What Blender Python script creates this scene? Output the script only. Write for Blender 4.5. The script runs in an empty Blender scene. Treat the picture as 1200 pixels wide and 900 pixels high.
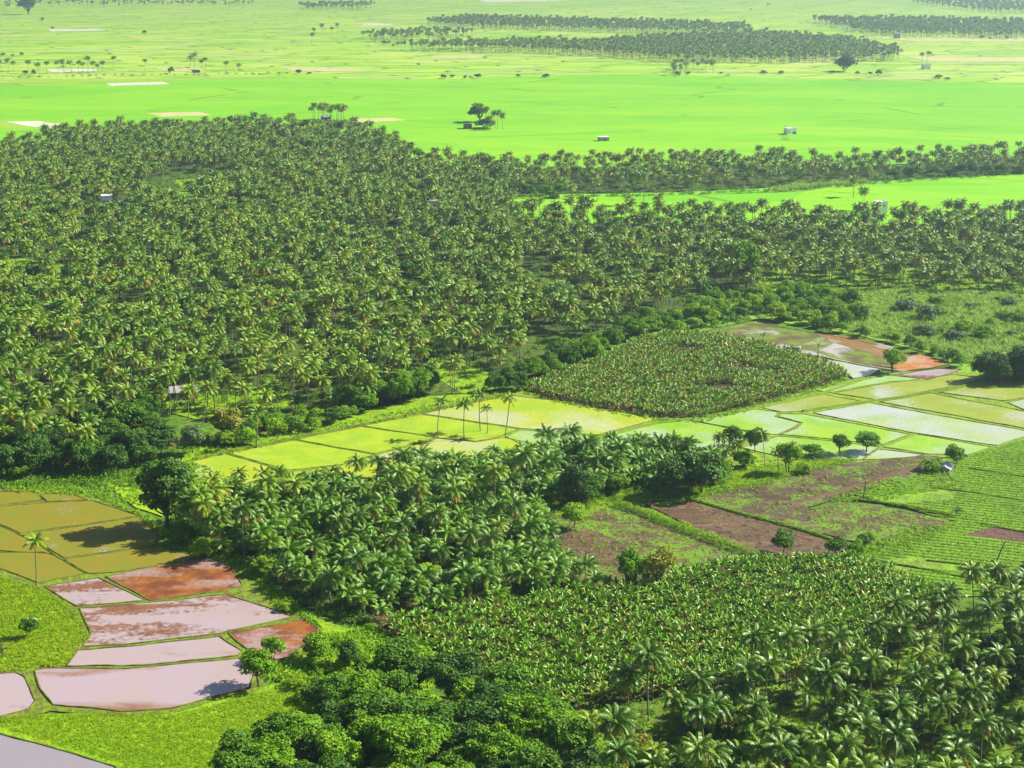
import bpy, bmesh, math, random
import numpy as np
from mathutils import Vector, Matrix, noise as mnoise
from mathutils.geometry import tessellate_polygon

SC = bpy.context.scene
COL = SC.collection
PI = math.pi
rng = np.random.default_rng(7)
random.seed(7)

# ------------------------------------------------------------------ camera
H0 = 149.0
F = 1900.0
PITCH = math.atan(520.0 / F)
cp, sp = math.cos(PITCH), math.sin(PITCH)
CAM = np.array([0.0, 0.0, H0])
FWD = np.array([0.0, cp, -sp])


def at(x, y, z=0.0):
    """ground point seen at photo pixel (x, y), photo being 1200 x 900"""
    dx = (x - 600.0) / F
    dv = (450.0 - y) / F
    d = np.array([dx, cp + dv * sp, -sp + dv * cp])
    t = (H0 - z) / -d[2]
    return np.array([d[0] * t, d[1] * t, z])


def ppm(p):
    """photo pixels per metre at world point"""
    return F / float(np.dot(np.asarray(p) - CAM, FWD))


def proj(p):
    q = np.asarray(p, float) - CAM
    dep = q[1] * cp - q[2] * sp
    up = q[1] * sp + q[2] * cp
    return 600 + F * q[0] / dep, 450 - F * up / dep


def W(pts):
    return [at(x, y)[:2] for x, y in pts]


cam = bpy.data.cameras.new("camera")
camo = bpy.data.objects.new("camera", cam)
COL.objects.link(camo)
cam.sensor_width = 36
cam.lens = 36 * F / 1200
cam.clip_start = 1
cam.clip_end = 30000
camo.location = CAM
camo.rotation_euler = (PI / 2 - PITCH, 0, 0)
SC.camera = camo

# ------------------------------------------------------------------ light
SUN_EL = math.radians(38)
sun_h = Vector((0.955, 0.29, 0)).normalized()
sun_dir = Vector((sun_h.x * math.cos(SUN_EL), sun_h.y * math.cos(SUN_EL), math.sin(SUN_EL)))
sl = bpy.data.lights.new("sun", 'SUN')
sl.energy = 5.0
sl.angle = math.radians(0.5)
sl.color = (1.0, 0.95, 0.86)
so = bpy.data.objects.new("sun", sl)
COL.objects.link(so)
so.rotation_euler = sun_dir.to_track_quat('Z', 'Y').to_euler()

w = bpy.data.worlds.new("World")
SC.world = w
w.use_nodes = True
nt = w.node_tree
sky = nt.nodes.new('ShaderNodeTexSky')
sky.sky_type = 'NISHITA'
sky.sun_disc = False
sky.sun_elevation = SUN_EL
sky.sun_rotation = math.atan2(sun_h.x, sun_h.y)
nt.links.new(sky.outputs[0], nt.nodes['Background'].inputs[0])
nt.nodes['Background'].inputs[1].default_value = 0.05

vs = SC.view_settings
vs.view_transform = 'Standard'
vs.look = 'None'
vs.gamma = 1
vs.use_curve_mapping = False
vs.exposure = 1.22
SC.cycles.max_bounces = 5
SC.cycles.diffuse_bounces = 2
SC.cycles.glossy_bounces = 2
SC.cycles.transmission_bounces = 2
SC.cycles.volume_bounces = 0
SC.cycles.use_denoising = True
SC.cycles.use_fast_gi = False


# ------------------------------------------------------------------ nodes
class NT:
    def __init__(s, name):
        s.m = bpy.data.materials.new(name)
        s.m.use_nodes = True
        s.t = s.m.node_tree
        s.t.nodes.clear()
        s.out = s.t.nodes.new('ShaderNodeOutputMaterial')
        s._pos = None

    def n(s, typ, **kw):
        nd = s.t.nodes.new(typ)
        for k, v in kw.items():
            setattr(nd, k, v)
        return nd

    def put(s, sock, v):
        if isinstance(v, bpy.types.NodeSocket):
            s.t.links.new(v, sock)
        elif isinstance(v, (tuple, list)):
            v = tuple(v)
            if sock.type == 'RGBA' and len(v) == 3:
                v = v + (1,)
            sock.default_value = v
        else:
            sock.default_value = v

    def pos(s):
        if s._pos is None:
            s._pos = s.n('ShaderNodeNewGeometry').outputs['Position']
        return s._pos

    def mapped(s, scale=(1, 1, 1), rot=0.0, loc=(0, 0, 0)):
        m = s.n('ShaderNodeMapping')
        s.put(m.inputs['Vector'], s.pos())
        m.inputs['Scale'].default_value = scale
        m.inputs['Rotation'].default_value = (0, 0, rot)
        m.inputs['Location'].default_value = loc
        return m.outputs[0]

    def noise(s, scale, detail=3, vec=None, rough=0.55, dist=0.0):
        nd = s.n('ShaderNodeTexNoise')
        s.put(nd.inputs['Vector'], vec if vec is not None else s.pos())
        nd.inputs['Scale'].default_value = scale
        nd.inputs['Detail'].default_value = detail
        nd.inputs['Roughness'].default_value = rough
        nd.inputs['Distortion'].default_value = dist
        return nd.outputs[0]

    def math(s, op, a, b=0.0, c=0.0):
        nd = s.n('ShaderNodeMath', operation=op)
        s.put(nd.inputs[0], a)
        s.put(nd.inputs[1], b)
        s.put(nd.inputs[2], c)
        return nd.outputs[0]

    def step(s, v, lo, hi):
        nd = s.n('ShaderNodeMapRange')
        nd.interpolation_type = 'SMOOTHSTEP'
        s.put(nd.inputs['Value'], v)
        nd.inputs['From Min'].default_value = lo
        nd.inputs['From Max'].default_value = hi
        return nd.outputs[0]

    def mix(s, f, a, b):
        nd = s.n('ShaderNodeMix', data_type='RGBA')
        s.put(nd.inputs[0], f)
        s.put(nd.inputs[6], a)
        s.put(nd.inputs[7], b)
        return nd.outputs[2]

    def ramp(s, v, stops):
        nd = s.n('ShaderNodeValToRGB')
        s.put(nd.inputs[0], v)
        el = nd.color_ramp.elements
        while len(el) < len(stops):
            el.new(0.5)
        for e, (p, c) in zip(el, stops):
            e.position = p
            e.color = tuple(c) + (1,)
        return nd.outputs[0]

    def bump(s, h, strength=0.4, dist=0.3):
        nd = s.n('ShaderNodeBump')
        nd.inputs['Strength'].default_value = strength
        nd.inputs['Distance'].default_value = dist
        s.put(nd.inputs['Height'], h)
        return nd.outputs[0]

    def bsdf(s, col, rough=0.7, spec=0.3, normal=None, metal=0.0):
        b = s.n('ShaderNodeBsdfPrincipled')
        s.put(b.inputs['Base Color'], col)
        s.put(b.inputs['Roughness'], rough)
        s.put(b.inputs['Specular IOR Level'], spec)
        s.put(b.inputs['Metallic'], metal)
        if normal is not None:
            s.put(b.inputs['Normal'], normal)
        return b

    def done(s, b):
        s.t.links.new(b.outputs[0], s.out.inputs['Surface'])
        return s.m


def leaf_mat(name, a, b, rough=0.45, spec=0.5, trans=0.22, island=0.45):
    t = NT(name)
    oi = t.n('ShaderNodeObjectInfo').outputs['Random']
    ri = t.n('ShaderNodeNewGeometry').outputs['Random Per Island']
    f = t.math('ADD', t.math('MULTIPLY', oi, 1 - island), t.math('MULTIPLY', ri, island))
    col = t.mix(f, a, b)
    p = t.bsdf(col, rough, spec)
    tr = t.n('ShaderNodeBsdfTranslucent')
    t.put(tr.inputs[0], t.mix(0.5, col, tuple(min(1, c * 1.5) for c in b)))
    mx = t.n('ShaderNodeMixShader')
    mx.inputs[0].default_value = trans
    t.t.links.new(p.outputs[0], mx.inputs[1])
    t.t.links.new(tr.outputs[0], mx.inputs[2])
    return t.done(mx)


def plain_mat(name, a, b, scale=1.0, rough=0.8, spec=0.2, bump=0.2):
    t = NT(name)
    v = t.noise(scale, 4)
    return t.done(t.bsdf(t.mix(t.step(v, 0.3, 0.7), a, b), rough, spec, t.bump(v, bump, 0.05)))


def green_ground(name, a, b, c, s1=0.05, s2=0.5, s3=3.0, bump=0.6, wear=None):
    t = NT(name)
    n1 = t.noise(s1, 4)
    n2 = t.noise(s2, 4)
    n3 = t.noise(s3, 2)
    col = t.mix(t.step(n1, 0.35, 0.65), a, b)
    col = t.mix(t.math('MULTIPLY', t.step(t.math('ADD', t.math('MULTIPLY', n2, 0.6), t.math('MULTIPLY', n3, 0.4)), 0.42, 0.62), 0.8), col, c)
    if wear:
        col = t.mix(t.math('MULTIPLY', t.step(t.noise(0.11, 5, None, 0.65, 1.0), 0.56, 0.70), 0.75), col, wear)
    return t.done(t.bsdf(col, 0.85, 0.15, t.bump(t.math('ADD', n3, n2), bump, 0.35)))


def paddy(name, pa, pb, mud, cov, soft=0.10, s1=0.035, fine=1.6, finew=0.35, wrough=0.12, stretch=(1, 1, 1), rot=0.3, loc=(0, 0, 0), mud2=None):
    """flooded field: plants (or wet soil) pa/pb over muddy water; cov = share of water 0..1"""
    t = NT(name)
    vec = t.mapped(stretch, rot, loc)
    big = t.noise(s1, 3, vec, 0.5, 0.6)
    fn = t.noise(fine, 3)
    v = t.math('ADD', t.math('MULTIPLY', big, 1 - finew), t.math('MULTIPLY', fn, finew))
    c = 0.5 + (cov - 0.5) * 0.5
    m = t.step(v, c - soft, c + soft)
    plant = t.mix(t.step(t.noise(s1 * 2.2, 3), 0.35, 0.65), pa, pb)
    plant = t.mix(t.math('MULTIPLY', t.step(t.noise(2.3, 2), 0.4, 0.65), 0.35), plant, tuple(x * 0.55 for x in pa))
    water = mud if mud2 is None else t.mix(t.step(t.noise(0.06, 3), 0.4, 0.6), mud, mud2)
    col = t.mix(m, water, plant)
    r = t.math('ADD', t.math('MULTIPLY', m, 0.6), wrough)
    nrm = t.bump(t.math('MULTIPLY', fn, m), 0.35, 0.15)
    return t.done(t.bsdf(col, r, t.math('SUBTRACT', 1.0, t.math('MULTIPLY', m, 0.7)), nrm))


def soil_rows(name, a, b, green, gcov, ang, row=1.4, bump=0.7, wet=0.8):
    t = NT(name)
    vec = t.mapped((1, 1, 1), ang)
    wv = t.n('ShaderNodeTexWave')
    t.put(wv.inputs['Vector'], vec)
    wv.inputs['Scale'].default_value = 0.31416 * 2 / row / 2
    wv.inputs['Distortion'].default_value = 3.0
    wv.inputs['Detail'].default_value = 3
    wv.inputs['Detail Scale'].default_value = 1.5
    n1 = t.noise(0.06, 4)
    n2 = t.noise(0.9, 4)
    n3 = t.noise(0.11, 5, None, 0.65, 0.8)
    col = t.mix(t.step(n1, 0.35, 0.65), a, b)
    col = t.mix(t.math('MULTIPLY', t.step(n2, 0.4, 0.7), 0.5), col, tuple(x * 0.55 for x in a))
    col = t.mix(t.step(t.noise(0.13, 5, t.mapped((0.3, 1.5, 1), ang), 0.7), 0.45, 0.7), col, tuple(x * 1.35 for x in b))
    n4 = t.noise(0.45, 5, None, 0.7)
    col = t.mix(t.step(n4, 0.5, 0.62), col, tuple(x * 0.5 for x in a))
    c = 1 - gcov
    gm = t.step(t.math('ADD', t.math('MULTIPLY', n3, 0.6), t.math('MULTIPLY', n2, 0.4)), 0.3 + 0.4 * c - 0.05, 0.3 + 0.4 * c + 0.05)
    col = t.mix(gm, col, t.mix(t.noise(2.5, 2), green, tuple(x * 0.5 for x in green)))
    h = t.math('ADD', t.math('MULTIPLY', wv.outputs[1], 0.06), t.math('ADD', n2, n4))
    return t.done(t.bsdf(col, wet, 0.25, t.bump(h, bump, 0.3)))


def far_patch(name, stops, sx, sy, rot, edge=(0.05, 0.12, 0.02)):
    t = NT(name)
    vec = t.mapped((1 / sx, 1 / sy, 1), rot)
    sepv = t.n('ShaderNodeTexVoronoi', feature='F1', distance='CHEBYCHEV', voronoi_dimensions='2D')
    t.put(sepv.inputs['Vector'], vec)
    sepv.inputs['Scale'].default_value = 1
    sepv.inputs['Randomness'].default_value = 0.75
    ve = t.n('ShaderNodeTexVoronoi', feature='DISTANCE_TO_EDGE', voronoi_dimensions='2D')
    t.put(ve.inputs['Vector'], vec)
    ve.inputs['Scale'].default_value = 1
    ve.inputs['Randomness'].default_value = 0.75
    rnd = t.n('ShaderNodeSeparateColor')
    t.put(rnd.inputs[0], sepv.outputs['Color'])
    big = t.noise(0.0022, 3)
    v = t.math('ADD', t.math('MULTIPLY', rnd.outputs[0], 0.6), t.math('MULTIPLY', big, 0.45))
    col = t.ramp(v, stops)
    col = t.mix(t.step(t.noise(0.03, 4, t.mapped((0.25, 1, 1), rot)), 0.5, 0.75), col, stops[0][1])
    em = t.step(ve.outputs['Distance'], 0.015, 0.04)
    col = t.mix(em, edge, col)
    return t.done(t.bsdf(col, 0.85, 0.1))


M = {}
M['ground'] = green_ground('scrub_ground', (0.075, 0.16, 0.010), (0.12, 0.24, 0.012), (0.035, 0.065, 0.010))
M['floor'] = green_ground('grove_floor', (0.045, 0.085, 0.010), (0.10, 0.18, 0.010), (0.040, 0.032, 0.014), 0.03, 0.4, 2.5)  # darkened so the palm canopy's shadow is put into the floor colour
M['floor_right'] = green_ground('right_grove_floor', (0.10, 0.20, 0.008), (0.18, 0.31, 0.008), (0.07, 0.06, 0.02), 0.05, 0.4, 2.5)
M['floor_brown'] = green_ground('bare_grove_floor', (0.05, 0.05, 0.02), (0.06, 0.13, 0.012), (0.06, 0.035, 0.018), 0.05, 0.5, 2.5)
M['meadow'] = green_ground('meadow', (0.19, 0.34, 0.004), (0.24, 0.39, 0.006), (0.09, 0.18, 0.004), 0.03, 0.5, 1.8, 0.9, (0.20, 0.21, 0.02))
M['meadow_rough'] = green_ground('rough_meadow', (0.21, 0.34, 0.005), (0.30, 0.37, 0.008), (0.05, 0.09, 0.006), 0.06, 0.5, 1.4, 1.0, (0.22, 0.19, 0.03))
M['plain'] = None
M['soil'] = plain_mat('red_soil', (0.17, 0.075, 0.035), (0.11, 0.06, 0.03), 0.6)
M['pale_soil'] = plain_mat('pale_soil', (0.42, 0.34, 0.27), (0.30, 0.25, 0.16), 0.3)
M['bund'] = plain_mat('bund_earth', (0.085, 0.065, 0.028), (0.14, 0.20, 0.012), 0.45, 0.9, 0.1, 0.5)
M['bund_green'] = plain_mat('grassy_bund', (0.10, 0.20, 0.012), (0.15, 0.22, 0.02), 0.4, 0.9, 0.1, 0.5)
M['bund_red'] = plain_mat('wet_bund', (0.07, 0.055, 0.018), (0.14, 0.19, 0.012), 0.4, 0.9, 0.1, 0.5)
M['brown_track'] = plain_mat('brown_track', (0.14, 0.085, 0.045), (0.085, 0.05, 0.028), 0.5)
M['reed_ground'] = green_ground('reed_ground', (0.19, 0.36, 0.02), (0.24, 0.38, 0.03), (0.10, 0.22, 0.012), 0.05, 0.5, 2.0)

t = NT('paddy_plain')
vec = t.mapped((0.35, 1, 1), 0.12)
n1 = t.noise(0.01, 4, vec)
n2 = t.noise(0.06, 4, vec)
br = t.n('ShaderNodeTexVoronoi', feature='DISTANCE_TO_EDGE', voronoi_dimensions='2D')
t.put(br.inputs['Vector'], t.mapped((1 / 150, 1 / 55, 1), 0.14))
br.inputs['Scale'].default_value = 1
lnm = t.math('MULTIPLY', t.step(br.outputs['Distance'], 0.03, 0.008), t.step(t.noise(0.012, 2), 0.48, 0.6))
vp = t.n('ShaderNodeTexVoronoi', feature='F1', distance='CHEBYCHEV', voronoi_dimensions='2D')
t.put(vp.inputs['Vector'], t.mapped((1 / 120, 1 / 42, 1), 0.14))
vp.inputs['Scale'].default_value = 1
sp_ = t.n('ShaderNodeSeparateColor')
t.put(sp_.inputs[0], vp.outputs['Color'])
c = t.mix(t.step(n1, 0.3, 0.7), (0.15, 0.42, 0.004), (0.20, 0.45, 0.005))
c = t.mix(t.math('MULTIPLY', t.step(sp_.outputs[0], 0.55, 0.9), 0.45), c, (0.25, 0.46, 0.01))
c = t.mix(t.math('MULTIPLY', t.step(sp_.outputs[1], 0.6, 0.9), 0.35), c, (0.10, 0.35, 0.006))
c = t.mix(t.math('MULTIPLY', t.step(n2, 0.45, 0.75), 0.5), c, (0.10, 0.36, 0.008))
c = t.mix(t.math('MULTIPLY', lnm, 0.55), c, (0.05, 0.14, 0.01))
M['plain'] = t.done(t.bsdf(c, 0.85, 0.1, t.bump(t.noise(1.5, 2), 0.4, 0.3)))
M['far'] = far_patch('patchwork_fields', [(0.08, (0.13, 0.30, 0.012)), (0.25, (0.22, 0.44, 0.010)), (0.42, (0.36, 0.52, 0.03)), (0.56, (0.38, 0.52, 0.05)), (0.68, (0.20, 0.42, 0.02)), (0.80, (0.44, 0.48, 0.15)), (0.92, (0.30, 0.48, 0.03))], 85, 19, 0.10, (0.05, 0.13, 0.02))
M['pale_field'] = plain_mat('stubble', (0.50, 0.42, 0.22), (0.38, 0.42, 0.10), 0.05, 0.9)
M['white_water'] = plain_mat('drained_pale_plot', (0.62, 0.58, 0.48), (0.42, 0.46, 0.24), 0.05, 0.7)

# flooded fields
M['lime'] = paddy('lime_paddy', (0.22, 0.36, 0.004), (0.31, 0.41, 0.006), (0.36, 0.42, 0.10), 0.22, 0.06, 0.06, 1.6, 0.4)
M['lime_wet'] = paddy('lime_paddy_wet', (0.24, 0.36, 0.004), (0.34, 0.38, 0.006), (0.44, 0.45, 0.20), 0.40, 0.07, 0.035, 1.6, 0.3)
M['green_wet'] = paddy('green_paddy_wet', (0.17, 0.35, 0.006), (0.25, 0.40, 0.012), (0.36, 0.44, 0.25), 0.44, 0.08, 0.05, 2.2, 0.4)
M['silver'] = paddy('silver_paddy', (0.20, 0.33, 0.04), (0.28, 0.37, 0.09), (0.41, 0.43, 0.35), 0.58, 0.09, 0.04, 2.2, 0.42, 0.12)  # pale water tone puts the reflected bright sky into the colour
M['olive'] = paddy('olive_paddy', (0.20, 0.26, 0.015), (0.25, 0.30, 0.03), (0.40, 0.42, 0.30), 0.40, 0.07, 0.04, 1.6, 0.3)
M['brown_green'] = paddy('brown_green_paddy', (0.205, 0.165, 0.006), (0.165, 0.18, 0.006), (0.30, 0.25, 0.22), 0.22, 0.05, 0.07, 1.5, 0.3, 0.1)
M['pink'] = paddy('pink_muddy_water', (0.15, 0.058, 0.028), (0.21, 0.10, 0.05), (0.36, 0.275, 0.28), 0.53, 0.05, 0.08, 0.8, 0.30, 0.06, (0.5, 1.7, 1), 0.3, (0, 0, 0), (0.36, 0.265, 0.24))
M['pinkclear'] = paddy('milky_water', (0.20, 0.085, 0.045), (0.24, 0.12, 0.06), (0.36, 0.275, 0.29), 0.76, 0.07, 0.04, 0.6, 0.10, 0.05, (0.5, 1.6, 1), 0.3, (0, 0, 0), (0.36, 0.27, 0.25))
M['rust'] = paddy('rust_water', (0.14, 0.040, 0.012), (0.27, 0.095, 0.010), (0.32, 0.20, 0.17), 0.42, 0.07, 0.08, 0.8, 0.3, 0.08, (0.6, 1.6, 1))
M['orange'] = paddy('orange_water', (0.34, 0.115, 0.018), (0.38, 0.16, 0.035), (0.46, 0.36, 0.28), 0.34, 0.07, 0.07)
M['mud'] = paddy('wet_brown_mud', (0.24, 0.105, 0.03), (0.17, 0.12, 0.02), (0.44, 0.37, 0.30), 0.34, 0.05, 0.09)
M['greywater'] = paddy('grey_water', (0.3, 0.3, 0.2), (0.3, 0.3, 0.2), (0.25, 0.22, 0.23), 1.2, 0.03, 0.04, 1.0, 0.1, 0.05)
M['patchy'] = paddy('patchy_wet_field', (0.13, 0.20, 0.006), (0.10, 0.062, 0.022), (0.42, 0.37, 0.33), 0.36, 0.035, 0.06, 1.2, 0.25, 0.08)
M['plough'] = soil_rows('ploughed_soil', (0.085, 0.050, 0.024), (0.125, 0.075, 0.038), (0.14, 0.25, 0.010), 0.24, 0.5)
M['plough_dark'] = soil_rows('dark_ploughed_soil', (0.065, 0.040, 0.020), (0.105, 0.064, 0.034), (0.14, 0.27, 0.008), 0.40, 0.5)
M['plough_green'] = soil_rows('weedy_soil', (0.085, 0.055, 0.026), (0.11, 0.07, 0.035), (0.15, 0.29, 0.008), 0.47, 0.5)
M['red_plot'] = soil_rows('red_plot', (0.10, 0.05, 0.03), (0.12, 0.06, 0.04), (0.1, 0.2, 0.02), 0.08, 0.4)
M['crop'] = soil_rows('crop_soil', (0.11, 0.18, 0.010), (0.14, 0.25, 0.010), (0.21, 0.41, 0.005), 0.52, 0.28, 1.3)

# plants
M['frond'] = leaf_mat('palm_frond', (0.050, 0.165, 0.004), (0.27, 0.39, 0.012), 0.45, 0.30, 0.10, 0.4)
M['frond_dark'] = leaf_mat('dark_palm_frond', (0.035, 0.115, 0.004), (0.17, 0.285, 0.010), 0.42, 0.32, 0.08, 0.45)
M['frond_green'] = leaf_mat('green_palm_frond', (0.045, 0.15, 0.004), (0.18, 0.33, 0.010), 0.43, 0.30, 0.08, 0.45)
M['frond_old'] = leaf_mat('old_frond', (0.46, 0.33, 0.010), (0.52, 0.24, 0.02), 0.6, 0.25, 0.2)
M['frond_pale'] = leaf_mat('pale_frond', (0.13, 0.24, 0.008), (0.28, 0.35, 0.018), 0.45, 0.3, 0.15)
M['palm_trunk'] = plain_mat('palm_bark', (0.26, 0.22, 0.17), (0.15, 0.12, 0.09), 2.0)
M['bark'] = plain_mat('tree_bark', (0.13, 0.10, 0.07), (0.07, 0.055, 0.04), 2.0)
M['leaf_dark'] = leaf_mat('dark_leaf', (0.050, 0.135, 0.005), (0.115, 0.25, 0.008), 0.62, 0.2, 0.16)
M['leaf_deep'] = leaf_mat('deep_leaf', (0.028, 0.085, 0.005), (0.070, 0.17, 0.008), 0.55, 0.25, 0.12)  # extra dark leaf tone; deep shade of the left belt put into its colour
M['leaf_mid'] = leaf_mat('mid_leaf', (0.095, 0.24, 0.005), (0.22, 0.39, 0.008), 0.65, 0.18, 0.2)
M['leaf_lime'] = leaf_mat('lime_leaf', (0.19, 0.36, 0.006), (0.32, 0.46, 0.010), 0.62, 0.2, 0.25)
M['leaf_yellow'] = leaf_mat('yellow_leaf', (0.22, 0.24, 0.012), (0.30, 0.30, 0.02), 0.5, 0.35, 0.25)
M['leaf_grey'] = leaf_mat('grey_leaf', (0.09, 0.16, 0.05), (0.15, 0.23, 0.08), 0.5, 0.35, 0.2)
M['banana'] = leaf_mat('banana_leaf', (0.075, 0.22, 0.006), (0.24, 0.42, 0.014), 0.42, 0.36, 0.10, 0.7)
M['banana_pale'] = leaf_mat('pale_banana_leaf', (0.14, 0.25, 0.012), (0.36, 0.40, 0.04), 0.42, 0.36, 0.10, 0.7)
M['banana_dry'] = leaf_mat('dry_banana_leaf', (0.24, 0.13, 0.06), (0.34, 0.22, 0.09), 0.7, 0.2, 0.2)
M['banana_stem'] = plain_mat('banana_stem', (0.14, 0.16, 0.05), (0.16, 0.11, 0.05), 2.0)
M['grass'] = leaf_mat('grass_blade', (0.20, 0.34, 0.004), (0.30, 0.43, 0.008), 0.6, 0.15, 0.35)
M['reed'] = leaf_mat('reed_blade', (0.22, 0.38, 0.03), (0.33, 0.46, 0.06), 0.5, 0.25, 0.35)
M['weed'] = leaf_mat('weed_leaf', (0.15, 0.33, 0.005), (0.27, 0.45, 0.008), 0.55, 0.2, 0.28)
M['under'] = leaf_mat('undergrowth_leaf', (0.055, 0.15, 0.006), (0.15, 0.31, 0.010), 0.6, 0.2, 0.2)

# built things
M['white'] = plain_mat('whitewash', (0.86, 0.86, 0.85), (0.76, 0.76, 0.75), 1.0, 0.8)
M['concrete'] = plain_mat('concrete', (0.42, 0.40, 0.37), (0.30, 0.29, 0.27), 0.8)
M['brickish'] = plain_mat('mud_brick', (0.20, 0.12, 0.09), (0.15, 0.10, 0.08), 0.8)
M['tin'] = plain_mat('tin_sheet', (0.45, 0.47, 0.52), (0.32, 0.33, 0.36), 0.7, 0.4, 0.5)
M['dark'] = plain_mat('dark_opening', (0.03, 0.028, 0.025), (0.02, 0.02, 0.02), 1.0)
M['door'] = plain_mat('door_paint', (0.05, 0.07, 0.12), (0.04, 0.05, 0.09), 1.0)
M['pole'] = plain_mat('weathered_pole', (0.12, 0.10, 0.08), (0.08, 0.07, 0.06), 1.0)
M['blue'] = plain_mat('blue_sheet', (0.05, 0.20, 0.55), (0.10, 0.30, 0.65), 1.0, 0.4, 0.5)
M['red_tile'] = plain_mat('clay_tile', (0.30, 0.11, 0.06), (0.24, 0.09, 0.05), 1.2)


# ------------------------------------------------------------------ mesh helpers
class MB:
    def __init__(s):
        s.v, s.f, s.mi = [], [], []

    def quad(s, a, b, c, d, m=0):
        k = len(s.v)
        s.v += [tuple(a), tuple(b), tuple(c), tuple(d)]
        s.f.append((k, k + 1, k + 2, k + 3))
        s.mi.append(m)

    def tri(s, a, b, c, m=0):
        k = len(s.v)
        s.v += [tuple(a), tuple(b), tuple(c)]
        s.f.append((k, k + 1, k + 2))
        s.mi.append(m)

    def tube(s, pts, rad, n=7, m=0, cap=True):
        pts = [np.asarray(p, float) for p in pts]
        k0 = len(s.v)
        for i, (p, r) in enumerate(zip(pts, rad)):
            d = pts[min(i + 1, len(pts) - 1)] - pts[max(i - 1, 0)]
            d /= np.linalg.norm(d) + 1e-9
            a = np.cross(d, (0.31, 0.9, 0.2)); a /= np.linalg.norm(a)
            b = np.cross(d, a)
            for j in range(n):
                q = p + r * (a * math.cos(2 * PI * j / n) + b * math.sin(2 * PI * j / n))
                s.v.append(tuple(q))
        for i in range(len(pts) - 1):
            for j in range(n):
                s.f.append((k0 + i * n + j, k0 + i * n + (j + 1) % n, k0 + (i + 1) * n + (j + 1) % n, k0 + (i + 1) * n + j))
                s.mi.append(m)
        if cap:
            s.f.append(tuple(k0 + (len(pts) - 1) * n + j for j in range(n))); s.mi.append(m)
            s.f.append(tuple(k0 + n - 1 - j for j in range(n))); s.mi.append(m)

    def box(s, x0, x1, y0, y1, z0, z1, m=0):
        k = len(s.v)
        s.v += [(x0, y0, z0), (x1, y0, z0), (x1, y1, z0), (x0, y1, z0), (x0, y0, z1), (x1, y0, z1), (x1, y1, z1), (x0, y1, z1)]
        for f in ((3, 2, 1, 0), (4, 5, 6, 7), (0, 1, 5, 4), (1, 2, 6, 5), (2, 3, 7, 6), (3, 0, 4, 7)):
            s.f.append(tuple(k + i for i in f)); s.mi.append(m)

    def add(s, o, mofs=0):
        k = len(s.v)
        s.v += o.v
        s.f += [tuple(k + i for i in f) for f in o.f]
        s.mi += [m + mofs for m in o.mi]

    def mesh(s, name, mats):
        me = bpy.data.meshes.new(name)
        me.from_pydata([tuple(float(c) for c in v) for v in s.v], [], s.f)
        for m in (mats if isinstance(mats, (list, tuple)) else [mats]):
            me.materials.append(m)
        if any(s.mi):
            me.polygons.foreach_set('material_index', s.mi)
        me.update()
        return me


def link(name, me, parent=None, loc=None):
    o = bpy.data.objects.new(name, me)
    COL.objects.link(o)
    if parent is not None:
        o.parent = parent
    if loc is not None:
        o.location = loc
    return o


def tag(o, label=None, cat=None, group=None, kind=None):
    if label: o['label'] = label
    if cat: o['category'] = cat
    if group: o['group'] = group
    if kind: o['kind'] = kind
    return o


def norm(v):
    return v / (np.linalg.norm(v) + 1e-9)


# ------------------------------------------------------------------ plant templates
def frond(mb, r, base, az, e0, L, droop, n=17, lw=0.17, m=0, hang=0.55, ll=0.29):
    h = np.array([math.cos(az), math.sin(az), 0.0])
    side0 = np.array([-math.sin(az), math.cos(az), 0.0])
    roll = r.uniform(-0.5, 0.5)
    steps = 14
    pts, tans = [], []
    p = np.array(base, float)
    for i in range(steps + 1):
        tt = i / steps
        e = e0 - droop * tt ** 1.25
        d = h * math.cos(e) + np.array([0, 0, math.sin(e)])
        pts.append(p.copy()); tans.append(d)
        p = p + d * (L / steps)
    def P(tt):
        x = min(max(tt, 0), 1) * steps
        i = min(int(x), steps - 1)
        return pts[i] + (pts[i + 1] - pts[i]) * (x - i), tans[i]
    for i in range(0, steps, 2):
        wd = 0.06 * (1 - i / steps) + 0.015
        mb.quad(pts[i] - side0 * wd, pts[i] + side0 * wd, pts[i + 2] + side0 * wd * .8, pts[i + 2] - side0 * wd * .8, m)
    for i in range(n):
        tt = 0.13 + 0.87 * (i + r.uniform(0, .5)) / n
        q, T = P(tt)
        N = np.cross(T, side0)
        if N[2] < 0: N = -N
        sd = side0 * math.cos(roll) + N * math.sin(roll)
        up = N * math.cos(roll) - side0 * math.sin(roll)
        l = L * ll * (0.35 + 0.65 * math.sin(PI * min(1, 0.22 + 0.72 * tt))) * r.uniform(.85, 1.1)
        for sg in (-1, 1):
            dr = norm(T * r.uniform(.55, .8) + sg * sd - up * hang * r.uniform(.6, 1.4))
            mid = q + dr * l * .55
            tip = q + dr * l - np.array([0, 0, l * .22])
            hw = T * lw * .5
            mb.quad(q - hw, q + hw, mid + hw * .9, mid - hw * .9, m)
            mb.tri(mid - hw * .9, mid + hw * .9, tip, m)


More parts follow.
